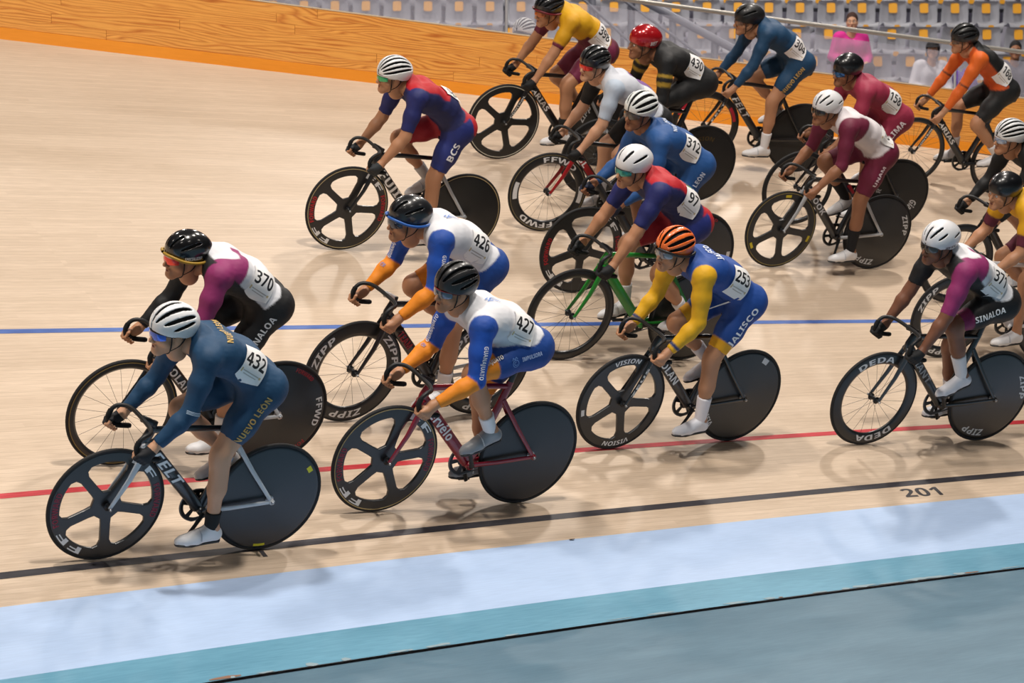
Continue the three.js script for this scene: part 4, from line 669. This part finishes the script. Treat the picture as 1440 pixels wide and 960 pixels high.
// ---------------------------------------------------------------- the field of riders
const FF = (c2 = '#b3202c') => [['FF', '#eef0f2', 0.262, 0.3145, 128, 46, { stretch: 2 }], ['FORWARD', c2, 0.266, 0.311, 176, 44, { stretch: 1.2 }], ['FF', '#eef0f2', 0.262, 0.3145, -52, 46, { stretch: 2 }], ['FORWARD', c2, 0.266, 0.311, -4, 44, { stretch: 1.2 }]];
const ZIPP = (w = 0.05) => [['ZIPP', '#e4e6e8', 0.3135 - w, 0.3135, 150, 52, { italic: true, stretch: 1.5 }], ['ZIPP', '#e4e6e8', 0.3135 - w, 0.3135, -90, 52, { italic: true, stretch: 1.5 }], ['ZIPP', '#e4e6e8', 0.3135 - w, 0.3135, 30, 52, { italic: true, stretch: 1.5 }]];
const ZDISC = [['ZIPP', '#d5d8db', 0.235, 0.3, 165, 46, { italic: true, stretch: 1.5 }], ['ZIPP', '#d5d8db', 0.235, 0.3, -75, 46, { italic: true, stretch: 1.5 }]];
const five = (o = {}) => ({ kind: 'five', ...o }), disc = (o = {}) => ({ kind: 'disc', ...o }), spoked = (o = {}) => ({ kind: 'spoked', ...o });
const NAVY = '#134063', GOLD = '#c9a35a', WHITE = '#dcdde2', BLUE = '#14479e', ORANGE = '#ee8d1b', MAGENTA = '#8f2a66', BLACK = '#0e0f12', RED = '#b5121f', BNAVY = '#1d2464', MAROON = '#6b1430', YELLOW = '#e2a913';
const navySuit = () => NAVY;
const gua = ({ g, t, s, u, z }) => g === 'arm' ? (t < 0.03 ? BLUE : t < 1.02 ? '#1450b4' : ORANGE) : g === 'leg' ? (t > 0.66 ? ORANGE : '#15438f') : u < 0.06 ? '#15438f' : (u > 0.2 && u < 0.75 && z > 0.055 && z < 0.1) ? '#e8a65c' : WHITE;
const sin = ({ g, t, s, u, d, z }) => g === 'arm' ? (s < 0 ? MAGENTA : BLACK) : g === 'leg' ? (t > 0.7 ? '#7c1c52' : BLACK) : (d < -0.02 + (u - 0.3) * 0.08 || u < 0.1) ? BLACK : (u > 0.72 && u < 0.86 && z < 0.03) || (u > 0.8 && z < -0.12) ? MAGENTA : WHITE;
const bcs = ({ g, t, s, u, d, z, o }) => g === 'arm' ? BNAVY : g === 'leg' ? (s > 0 || (o ?? 0) < -0.045 ? '#9c1024' : '#1c2a72') : (u > 0.5 && d > 0.005 && Math.abs(z) < 0.17 - Math.max(0, 0.8 - u) * 0.1) ? RED : (u < 0.12 && d > 0.02) ? RED : (d > 0.06 && Math.abs(Math.abs(z) - 0.05) < 0.012 && u < 0.5) ? '#5a9a3c' : '#1a2052';
const RIDERS = [
  { id: '432', px: [149.7, 709, 374.6, 698.5], number: '432', headYaw: 4, torso: 28, neck: 6, trunk: 0.465, paint: navySuit, sleeve: 1.86, skin: SKIN.light, gloves: '#14161c', socks: '#17181b', sockLen: 0.2, hem: 0.74,
    label: 'cyclist wearing race number 432, navy long-sleeved suit, white vented helmet and blue glasses', head: { helmet: { kind: 'vented', color: '#e9eaec', rough: 0.4 }, glasses: '#2f5fd0', frame: '#20242c', hair: '#2a1d15' },
    prints: [{ text: 'NUEVO LEÓN', color: GOLD, on: 'thigh', s: -1, t: 0.42, w: 0.31, h: 0.05 }, { text: 'NUEVO LEÓN', color: GOLD, u: 0.86, z: -0.01, w: 0.26, h: 0.046, dir: V(0, 0, 1), n: V(0, 0, -0.1) }, { rect: 'stripes', on: 'arm', s: -1, t: 0.98, w: 0.02, h: 0.08 }],
    bike: { label: 'black and white track bicycle with five-spoke front wheel, ridden by number 432', frame: '#20262c', stays: '#c9ced4', fork: '#c9ced4', crank: -58, downText: 'FELT', textColor: '#eef0f2', textStyle: { italic: true, outline: '#2b3138' }, textLen: 0.33, textH: 0.075, front: five({ prints: FF('#8f1d3a'), spin: 10 }), rear: disc({ mat: M('#1a2530', 0.42, 0, { clearcoat: 0.4, clearcoatRoughness: 0.3 }), prints: [[null, '#e3dc2a', 0.268, 0.298, 143, 8, { solid: true }], [null, '#e3dc2a', 0.29, 0.306, -92, 14, { solid: true }]] }), bands: [['#8fb2cf', [0.315, 0.55], [0.33, 0.5], 0.05], ['#8fb2cf', [0.3, 0.605], [0.307, 0.58], 0.05]] } },
  { id: '370', px: [172, 580, 387, 579], number: '370', torso: 28, neck: -8, trunk: 0.455, paint: sin, sleeves: { '-1': 0.98, 1: 1.9 }, skin: SKIN.tan, socks: '#e5e5e8', headYaw: 6,
    label: 'cyclist wearing race number 370, white, purple and black suit, glossy black and gold helmet', head: { helmet: { kind: 'aeroslit', color: '#141416', rough: 0.18, coat: 1, rim: '#a8842c', text: 'SPECIALIZED', italic: true, a0: 1.0, a1: 2.1, y: 0.02, th: 0.026 }, glasses: '#e2301c', frame: '#eceef0' },
    prints: [{ text: 'SINALOA', color: '#e8e8ea', on: 'thigh', s: -1, t: 0.4, w: 0.25, h: 0.055 }],
    bike: { label: 'black and white track bicycle with thin spoked front wheel, ridden by number 370', frame: '#15171a', stays: '#cfd3d8', crank: -55, downText: 'DOLAN', textLen: 0.28, front: spoked({ depth: 0.042, gum: '#8a7440', spokes: 20 }), rear: disc({ prints: [['FFWD', '#e6e8ea', 0.25, 0.305, 178, 44, { stretch: 1.2 }], ['FORWARD', '#a01c28', 0.27, 0.305, -122, 40, {}], ['FORWARD', '#a01c28', 0.27, 0.305, 118, 30, {}]] }) } },
  { id: '427', px: [538.6, 645, 744.6, 635.7], number: '427', headYaw: 10, torso: 22, neck: 35, trunk: 0.450, paint: gua, sleeve: 1.9, skin: SKIN.tan, socks: '#e9e9ec', shoes: '#8f9296', shoeStrap: '#d8d8dc', hem: 0.86, sockLen: 0.24,
    label: 'cyclist wearing race number 427, white and blue suit with orange forearms, matte black vented helmet', head: { helmet: { kind: 'vented', color: '#1b1c1f', rough: 0.42, coat: 0.2 }, glasses: '#5d6878', frame: '#8c2026' },
    prints: [{ text: 'GUANAJUATO', color: '#e8eaf0', on: 'arm', s: -1, t: 0.62, w: 0.2, h: 0.036 }, { text: 'GUANAJUATO', color: '#e8eaf0', on: 'arm', s: 1, t: 0.6, w: 0.2, h: 0.036, rev: true, n: V(0.6, 0.9, -0.3) }, { rect: 'crest', on: 'thigh', s: -1, t: 0.42, w: 0.075, h: 0.075 }, { text: 'IMPULSORA', color: '#b9c9ea', on: 'thigh', s: -1, t: 0.16, w: 0.13, h: 0.034 }, { text: 'GUANAJUATO', color: '#f4ead8', on: 'thigh', s: -1, t: 0.76, w: 0.17, h: 0.034, front: 0.9 }, { rect: 'crest', u: 0.84, z: -0.02, w: 0.11, h: 0.11, dir: V(0, 0, 1), n: V(0, 0, -0.1) }, { rect: 'crest', on: 'forearm', s: 1, t: 0.25, w: 0.04, h: 0.04, n: V(0.6, 0.9, -0.3) }],
    bike: { label: 'dark red track bicycle with disc rear wheel, ridden by number 427', frame: '#8e1128', crank: 65, downText: 'cervélo', textColor: '#f0ecee', textLen: 0.3, textH: 0.078, front: five({ prints: FF('#8f1d3a'), gum: '#b09a6a', spin: -8 }), rear: disc({ mat: M('#161b22', 0.45, 0, { clearcoat: 0.3, clearcoatRoughness: 0.35 }) }) } },
  { id: '426', px: [494, 522, 684, 514], number: '426', torso: 25, neck: 0, trunk: 0.480, paint: gua, sleeve: 1.9, skin: SKIN.tan, socks: '#e6e4e6', hem: 0.86,
    label: 'cyclist in white and blue suit with orange forearms, smooth black helmet with blue band', head: { helmet: { kind: 'aeroslit', color: '#17181b', rough: 0.3, coat: 0.7, rim: '#2a5fae' }, glasses: '#2d3a52' },
    prints: [{ text: 'GUANAJUATO', color: '#e8eaf0', on: 'arm', s: -1, t: 0.55, w: 0.2, h: 0.036 }, { text: 'GUANAJUATO', color: '#e8eaf0', on: 'arm', s: 1, t: 0.6, w: 0.2, h: 0.036, rev: true, n: V(0.6, 0.9, -0.3) }, { rect: 'crest', on: 'forearm', s: 1, t: 0.3, w: 0.045, h: 0.045, n: V(0.6, 0.9, -0.3) }, { rect: 'crest', u: 0.84, z: -0.02, w: 0.11, h: 0.11, dir: V(0, 0, 1), n: V(0, 0, -0.1) }],
    bike: { label: 'black track bicycle with deep-rimmed spoked wheels, ridden behind the dark red bicycle', frame: '#1a1618', stays: '#b8bcc0', crank: -62, downText: 'TEAM', textColor: '#a31c30', textLen: 0.16, textStart: 0.12, stem: '#e6e6e6', front: spoked({ depth: 0.085, spokes: 18, prints: ZIPP(0.06) }), rear: spoked({ depth: 0.085, prints: ZIPP(0.06) }) } },
  { id: 'bcs', px: [489.7, 292.8, 646.6, 301], number: '96', torso: 28, neck: 12, trunk: 0.505, paint: bcs, sleeve: 0.86, skin: SKIN.tan, gloves: '#2a2f33', socks: '#c9c9cc', bibAt: { u: 0.4, z: 0.0, up: 1, out: 0.15 },
    label: 'cyclist in red and navy short-sleeved suit with green glasses, riding alone high on the banking', head: { helmet: { kind: 'striped', color: '#e8e9ea', rough: 0.4 }, glasses: '#2ea36a', frame: '#d8d8da' },
    prints: [{ text: 'BCS', color: '#e8eaf0', on: 'thigh', s: -1, t: 0.45, w: 0.17, h: 0.07 }],
    bike: { label: 'black track bicycle with red-lettered five-spoke wheel and clear disc sector, high on the banking', frame: '#121315', stays: '#b9bdc2', fork: '#121315', crank: -75, downText: 'FUJI', textLen: 0.3, textH: 0.08, front: five({ prints: FF('#c0202a'), gum: '#b3a27a', spin: 0 }), rear: disc({ gum: '#b3a27a' }) } },
  { id: '398', px: [708.7, 171, 848, 182], number: '398', headYaw: 10, torso: 31, neck: -12, trunk: 0.475, sleeve: 0.8, skin: SKIN.tan, gloves: '#131417', fullGloves: true, socks: '#141517', headPitch: -14, bibAt: { u: 0.3 },
    paint: ({ g, t, u, d, z, s }) => g === 'arm' ? (t > 0.68 || (s > 0 && t > 0.5) ? '#6a1f38' : '#d79f12') : g === 'leg' ? '#742445' : (d < 0.0 && u < 0.55) || u < 0.1 ? '#5d1b33' : '#dba511',
    label: 'cyclist wearing race number 398, yellow and maroon suit, black helmet with red lines', head: { helmet: { kind: 'vented', color: '#1a1a1d', rough: 0.3, coat: 0.8, rim: '#6d1620' }, glasses: '#a3541c', frame: '#1a1a1c' },
    bike: { label: 'plain black track bicycle with unlettered five-spoke wheel, ridden by number 398', frame: '#141416', crank: -25, downText: 'ARIAS', textLen: 0.28, front: five({ gum: '#c9c4b4', spin: -3 }), rear: disc({ prints: [['ZIPP', '#c9ccd0', 0.22, 0.29, 30, 40, { italic: true }]] }), stays: '#8f9296', forkText: 'CONTROL' } },
  { id: '437', px: [771, 270, 921, 285], number: '437', headYaw: 20, torso: 28, neck: 20, trunk: 0.525, sleeve: 0.86, skin: SKIN.light, gloves: '#101114', fullGloves: true, socks: '#e4e4e6',
    paint: ({ g, t, s, u, d, z }) => g === 'arm' ? (s < 0 ? '#b9c6d6' : BLACK) : g === 'leg' ? BLACK : u < 0.1 ? BLACK : d < 0.0 && u < 0.6 ? '#141216' : u > 0.35 && u < 0.78 && z > -0.07 ? '#6d3a86' : '#c9cdd6',
    label: 'cyclist wearing race number 437, pale left sleeve, purple and white jersey and red glasses', head: { helmet: { kind: 'vented', color: '#1a1b1e', rough: 0.3, coat: 0.7 }, glasses: '#d42a22', frame: '#201416' },
    bike: { label: 'red and black track bicycle with white-lettered deep spoked front wheel, ridden by number 437', frame: '#16171a', fork: '#a5161f', crank: 150, downText: 'SL', textColor: '#e8e8ea', textLen: 0.12, bands: [['#a5161f', [0.77, 0.65], [0.6, 0.48], 0.05]], front: spoked({ depth: 0.075, spokes: 20, gum: '#7b6f50', prints: [['FFWD', '#eceef0', 0.25, 0.31, 100, 70, { stretch: 1.4 }], ['FFWD', '#eceef0', 0.25, 0.31, -80, 70, { stretch: 1.4 }], [null, '#eceef0', 0.262, 0.3, 178, 30, { solid: true }], [null, '#eceef0', 0.262, 0.3, -2, 30, { solid: true }]] }), rear: disc() } },
  { id: '430', px: [840, 221, 985, 230], number: '430', torso: 22, neck: 10, trunk: 0.450, sleeve: 1.9, skin: SKIN.brown, socks: '#17181b', hem: 0.98,
    paint: ({ g, t, s }) => g === 'arm' && t > 0.3 && t < 0.75 && ((t * 10) % 2.6 < 1.2) ? '#b08f2e' : '#111214',
    label: 'cyclist wearing race number 430, all black suit with gold sleeve bands and red helmet', head: { helmet: { kind: 'aero', color: '#b51820', rough: 0.2, metal: 0.3, coat: 1, text: 'MET', textColor: '#f0f0f0', italic: true, a0: 1.6, a1: 2.3, y: 0.02, th: 0.045 }, hair: '#100e0d' },
    bike: { label: 'black track bicycle with dull disc rear wheel, hidden behind riders 437 and 312', frame: '#151618', crank: 20, front: spoked({ depth: 0.06 }), rear: disc({ mat: M('#191a1c', 0.5), prints: [['VISION', '#55431d', 0.2, 0.25, 80, 60, {}]] }) } },
  { id: '304', px: [992, 177, 1123.5, 193.5], number: '304', torso: 29, neck: 0, trunk: 0.495, paint: navySuit, sleeve: 1.86, skin: SKIN.tan, socks: '#e6e6e9', hem: 0.72, bibAt: { u: 0.32 }, headPitch: -14,
    label: 'cyclist in navy long-sleeved suit with black helmet, riding upright near the wooden barrier', head: { helmet: { kind: 'aeroslit', color: '#17181a', rough: 0.45, coat: 0.2 }, glasses: '#7a5a4a', frame: '#2a2a2c', lensMetal: 0.2 },
    prints: [{ text: 'NUEVO LEÓN', color: GOLD, on: 'thigh', s: -1, t: 0.42, w: 0.3, h: 0.05 }],
    bike: { label: 'black track bicycle with white tube lettering, ridden upright near the wooden barrier', frame: '#17191b', crank: -55, downText: 'FELT', textColor: '#eef0f2', textStyle: { italic: true, outline: '#2b3138' }, textLen: 0.3, textH: 0.075, forkText: 'FELT', front: spoked({ depth: 0.055, prints: [[null, '#c21f3a', 0.27, 0.3, 150, 30, { solid: true }], [null, '#c21f3a', 0.27, 0.3, 30, 30, { solid: true }]] }), rear: disc({ mat: M('#1b1d1f', 0.5), prints: [[null, '#b07a3a', 0.27, 0.28, 128, 10, { solid: true }]] }) } },
  { id: '312', px: [816, 351, 978, 357], number: '312', headYaw: 18, torso: 24, neck: 36, trunk: 0.450, sleeve: 1.9, skin: SKIN.brown, gloves: '#17233c', hem: 0.8,
    paint: () => '#1c4f8c',
    label: 'cyclist wearing race number 312, bright blue suit, clear glasses and white helmet with black stripes', head: { helmet: { kind: 'ribbed', color: '#dfe4e2', rough: 0.4 }, glasses: '#4c4844', frame: '#3a3634', lensMetal: 0.1, hair: '#161210' },
    prints: [{ text: 'NUEVO LEÓN', color: '#cdd8ea', on: 'thigh', s: -1, t: 0.42, w: 0.3, h: 0.05 }, { text: 'NUEVO LEÓN', color: '#cdd8ea', u: 0.86, z: -0.03, w: 0.22, h: 0.04, dir: V(0, 0, 1), n: V(0, 0, -0.1) }],
    bike: { label: 'black track bicycle with five-spoke front wheel behind the green bicycle, ridden by number 312', frame: '#15171a', crank: -150, front: five({ prints: FF('#b3202c'), spin: 12 }), rear: disc({ prints: [['FORWARD', '#a01c28', 0.28, 0.31, 90, 50, {}], [null, '#dddddd', 0.27, 0.3, 178, 10, { solid: true }]] }) } },
  { id: '97', px: [800, 442, 972, 444], number: '97', headYaw: 14, torso: 31, neck: 14, trunk: 0.465, paint: bcs, sleeve: 0.86, skin: SKIN.tan, gloves: '#16191d', fullGloves: true, socks: '#e2e2e6', headPitch: -12,
    label: 'cyclist wearing race number 97, red and navy short-sleeved suit and white helmet with black slits', head: { helmet: { kind: 'aeroslit', color: '#e6e7ea', rough: 0.35 }, glasses: '#1f8f86', frame: '#17181a' },
    prints: [{ text: 'BCS', color: '#e8eaf0', on: 'thigh', s: -1, t: 0.5, w: 0.15, h: 0.06 }],
    bike: { label: 'bright green track bicycle with thin spoked front wheel, ridden by number 97', frame: '#1f8a2b', crank: 175, front: spoked({ depth: 0.05, spokes: 20 }), rear: disc({ prints: [['FF', '#e6e8ea', 0.26, 0.31, 140, 30, { stretch: 1.3 }], ['FORWARD', '#b3202c', 0.27, 0.305, 95, 44, {}]] }) } },
  { id: '253', px: [871.7, 564.9, 1041, 555.7], number: '253', headYaw: 8, torso: 25, neck: 14, trunk: 0.530, sleeve: 1.9, skin: SKIN.tan, socks: '#eceaf0', sockLen: 0.36, hem: 0.84, shoes: '#e4e5ec', shoeStrap: null, bibAt: { u: 0.42 },
    paint: ({ g, t, s, u, d }) => g === 'arm' ? (t > 1.72 && t < 1.8 ? '#2a3a6c' : '#e0aa12') : g === 'leg' ? (t > 0.68 ? '#e2a410' : '#154593') : '#154593',
    label: 'cyclist wearing race number 253, blue suit with yellow sleeves and orange helmet', head: { helmet: { kind: 'ribbed', color: '#f0702a', rough: 0.35, rim: '#1b1b1d' }, glasses: '#8d9096', frame: '#4a4c50', lensMetal: 0.3, hair: '#241a14' },
    prints: [{ text: 'JALISCO', color: '#eef0f6', on: 'thigh', s: -1, t: 0.38, w: 0.3, h: 0.058 }, { text: 'JALISCO', color: '#d8e2f2', u: 0.86, z: -0.02, w: 0.2, h: 0.05, dir: V(0, 0, 1), n: V(0, 0, -0.1) }],
    bike: { label: 'black track bicycle with white-lettered five-spoke front wheel, ridden by number 253', frame: '#141517', crank: -55, downText: 'DOLAN', textLen: 0.3, textH: 0.07, forkText: 'ZEUS', front: five({ spin: 4, prints: [['VISION', '#e8eaee', 0.27, 0.312, 85, 44, { italic: true, stretch: 1.4 }], ['VISION', '#e8eaee', 0.27, 0.312, -95, 44, { italic: true, stretch: 1.4 }], [null, '#e8eaee', 0.28, 0.305, -12, 9, { solid: true }]] }), rear: disc({ mat: M('#161b20', 0.42, 0, { clearcoat: 0.4, clearcoatRoughness: 0.3 }), prints: [[null, '#c9ced4', 0.26, 0.3, 118, 11, { solid: true }], ['VISION', '#dfe2e6', 0.25, 0.3, -28, 40, {}]] }) } },
  { id: '158', px: [1122, 264, 1257, 274], number: '158', headYaw: 10, torso: 27, neck: 22, trunk: 0.480, sleeve: 0.95, skin: SKIN.brown, socks: '#2a4f9c', hem: 0.84, headPitch: -12,
    paint: ({ g }) => g === 'leg' ? '#8a1f3d' : '#9c2b48',
    label: 'cyclist wearing race number 158, maroon suit with large white thigh lettering and glossy black helmet', head: { helmet: { kind: 'aero', color: '#121316', rough: 0.3, coat: 0.4 }, glasses: '#25619c', frame: '#141517' },
    prints: [{ text: 'COLIMA', color: '#ece0e4', on: 'thigh', s: -1, t: 0.38, w: 0.3, h: 0.07 }],
    bike: { label: 'red and black track bicycle with black disc wheel, ridden by number 158', frame: '#1a1517', bands: [['#b31c2c', [0.5, 0.4], [0.43, 0.32], 0.05]], crank: -50, downText: 'GIANT', textLen: 0.25, front: spoked({ depth: 0.03, spokes: 24, mat: M('#2a2b2e', 0.35, 0.3) }), rear: disc({ mat: M('#141517', 0.5), prints: [['Giant', '#c9ccd0', 0.15, 0.25, -150, 50, { italic: true }], ['R', '#c9ccd0', 0.15, 0.21, 10, 20, {}]] }) } },
  { id: 'wm', px: [1098.4, 322, 1233, 325.7], number: '15', headYaw: 12, torso: 26, neck: 12, trunk: 0.510, sleeve: 1.12, skin: SKIN.brown, socks: '#15161a', sockLen: 0.42, hem: 0.86, bibAt: { u: 0.22, z: -0.03, up: 1.2 },
    paint: ({ g, t, s, u, d, z }) => g === 'arm' ? '#6a1636' : g === 'leg' ? '#6a1535' : u < 0.05 ? '#6a1535' : (Math.abs(z) > 0.13 && u > 0.7) ? '#6a1636' : '#d6cfd2',
    label: 'cyclist in off-white jersey with maroon sleeves and shorts and white slotted helmet', head: { helmet: { kind: 'aeroslot', color: '#e6e6e8', rough: 0.35 }, glasses: '#2b2422', frame: '#1c1a1a', lensMetal: 0.2 },
    prints: [{ text: 'UNAM', color: '#e2cfd6', on: 'thigh', s: -1, t: 0.45, w: 0.2, h: 0.04 }],
    bike: { label: 'black and silver track bicycle with yellow-marked five-spoke front wheel', frame: '#202225', fork: '#b5b8bc', stays: '#c2c5c9', crank: -82, downText: 'LOOK', textColor: '#c9ccd0', textLen: 0.26, front: five({ gum: '#8a7a4a', spin: 8, prints: [[null, '#d9c52c', 0.278, 0.302, 88, 11, { solid: true }], [null, '#d9c52c', 0.278, 0.302, 195, 11, { solid: true }], [null, '#d9c52c', 0.278, 0.302, -30, 11, { solid: true }]] }), rear: disc({ prints: ZDISC }) } },
  { id: 'or', px: [1284, 212, 1408, 227], number: '168', torso: 36, neck: 20, trunk: 0.495, sleeve: 1.9, skin: SKIN.tan, socks: '#e2dfe0', hem: 0.86, bibAt: { u: 0.36 }, headPitch: -12,
    paint: ({ g, t, s, u, d, z }) => g === 'arm' ? (t > 0.93 && t < 0.98 ? '#1c1714' : '#e0661a') : g === 'leg' ? '#111214' : d > 0.035 || u < 0.14 ? '#111214' : '#d0561a',
    label: 'cyclist in orange long-sleeved jersey and black shorts with black helmet', head: { helmet: { kind: 'vented', color: '#17181a', rough: 0.4 }, glasses: '#5a4438', frame: '#1b1b1c', lensMetal: 0.1 },
    bike: { label: 'black track bicycle with thin spoked wheels, ridden by the cyclist in orange', frame: '#151618', crank: 168, downText: 'ARIAS', textLen: 0.3, forkText: 'CONTROL', front: spoked({ depth: 0.035, spokes: 24 }), rear: spoked({ depth: 0.035, spokes: 24 }) } },
  { id: '18', px: [1345, 370, 1487, 375], torso: 27, neck: 18, trunk: 0.495, sleeve: 1.9, skin: SKIN.tan, gloves: '#101114', fullGloves: true, paint: () => '#0f1012', pin: 'front',
    label: 'cyclist in plain black long-sleeved suit with white striped helmet and mirrored visor glasses', head: { helmet: { kind: 'striped', color: '#e2e4e6', rough: 0.35 }, glasses: '#9fb2cc', frame: '#e2e2e4' },
    bike: { label: 'black track bicycle ridden by the cyclist in plain black', frame: '#151618', crank: -30, front: spoked({ depth: 0.05 }), rear: spoked({ depth: 0.05 }) } },
  { id: '17', px: [1335, 445, 1485, 450], headYaw: 10, torso: 25, neck: 8, trunk: 0.480, sleeve: 0.85, skin: SKIN.tan, pin: 'front', headPitch: -12,
    paint: ({ g, t, u, d }) => g === 'arm' ? (t > 0.55 ? '#5d1b33' : '#d79f12') : g === 'leg' ? '#5d1b33' : u < 0.08 ? '#5d1b33' : '#dba511',
    label: 'cyclist in yellow jersey with maroon cuffs and smooth glossy black helmet', head: { helmet: { kind: 'aero', color: '#121316', rough: 0.3, coat: 0.4 }, hair: '#15110f' },
    bike: { label: 'white track bicycle with deep lettered front wheel, partly hidden by rider 371', frame: '#e3e3e5', crank: -40, front: spoked({ depth: 0.075, prints: ZIPP(0.055) }), rear: spoked({ depth: 0.06 }) } },
  { id: '371', px: [1228.8, 560, 1402.5, 556], number: '371', headYaw: 8, torso: 29, neck: 22, trunk: 0.510, paint: sin, sleeves: { '-1': 0.98, 1: 0.8 }, skin: SKIN.dark, gloves: '#111215', fullGloves: true, socks: '#e6e6ea', sockLen: 0.4, hem: 0.9, pin: 'front', headPitch: -12, shoes: '#e2e3ea', shoeStrap: null,
    label: 'cyclist wearing race number 371, white, purple and black suit and plain white helmet', head: { helmet: { kind: 'aeroslot', color: '#e4e5e8', rough: 0.35, text: 'JAN BIKE', textColor: '#202226', a0: 1.2, a1: 2.2, y: 0.005, th: 0.026 }, glasses: '#2a2623', frame: '#2a2828', lensMetal: 0.15, hair: '#120f0e' },
    prints: [{ text: 'SINALOA', color: '#eeeef0', on: 'thigh', s: -1, t: 0.42, w: 0.25, h: 0.055 }],
    bike: { label: 'black track bicycle with silver-lettered deep spoked front wheel, ridden by number 371', frame: '#151618', fork: '#34373b', crank: 60, downText: 'GIANT', textColor: '#8f9398', textLen: 0.3, front: spoked({ depth: 0.072, spokes: 20, prints: [['DEDA', '#e2e4e8', 0.256, 0.311, 75, 62, { stretch: 1.9 }], ['DEDA', '#e2e4e8', 0.256, 0.311, -105, 62, { stretch: 1.9 }]] }), rear: disc({ prints: ZDISC }) } },
];
const EMBLEM = {
  crest: drawn(96, 96, (c, w, h) => { c.strokeStyle = '#5f86c8'; c.lineWidth = 6; c.beginPath(); c.arc(48, 54, 26, 0, 7); c.stroke(); c.beginPath(); c.arc(48, 54, 13, 0.6, 5.2); c.stroke(); c.beginPath(); c.moveTo(24, 26); c.lineTo(34, 10); c.lineTo(48, 22); c.lineTo(62, 10); c.lineTo(72, 26); c.stroke(); }),
  stripes: drawn(40, 40, (c, w, h) => { c.fillStyle = '#b9cde0'; c.fillRect(0, 0, 8, h); c.fillRect(15, 0, 6, h); c.fillRect(28, 0, 8, h); }),
};
for (const S of RIDERS) {
  for (const w of [S.bike.front, S.bike.rear]) for (const q of w.prints ?? []) if (q[6]?.solid) { q[0] = solidPrint(q[1]); q[6].mark = 'sticker'; }
  for (const t of S.prints ?? []) if (typeof t.rect === 'string') t.rect = EMBLEM[t.rect];
  const [fx, fy, rx, ry] = S.px, lean = (S.lean ?? 5) * Math.PI / 180; let A = ontoBend(fx, fy, WR), B = ontoBend(rx, ry, WR); S.L = A.distanceTo(B);
  const k = S.scale ?? Math.min(1.07, Math.max(0.95, 1 + 0.6 * (S.L / BASE - 1))), up = WR * k * Math.cos(lean) + 0.002;
  A = ontoBend(fx, fy, up); B = ontoBend(rx, ry, up);
  const T = A.clone().sub(B).normalize(), mid = S.pin === 'front' ? A.clone().addScaledVector(T, -BASE * k / 2) : A.clone().add(B).multiplyScalar(0.5), N = bendNormal(mid); T.addScaledVector(N, -T.dot(N)).normalize();
  N.applyAxisAngle(T, lean);
  const Z = new THREE.Vector3().crossVectors(T, N), base = mid.clone().addScaledVector(T, -BASE * k / 2).addScaledVector(N, -WR * k);
  const q = new THREE.Quaternion().setFromRotationMatrix(new THREE.Matrix4().makeBasis(T, N, Z));
  const place = (o) => { o.position.copy(base); o.quaternion.copy(q); o.scale.setScalar(k); };
  const far = base.distanceTo(EYE); S.cell = Math.max(1, far / 13);
  if (globalThis.ONLY && !globalThis.ONLY.includes(S.id)) continue;
  place(makeBike({ ...S.bike }));
  makeRider(S, place);
}
renderer.render(scene, camera);
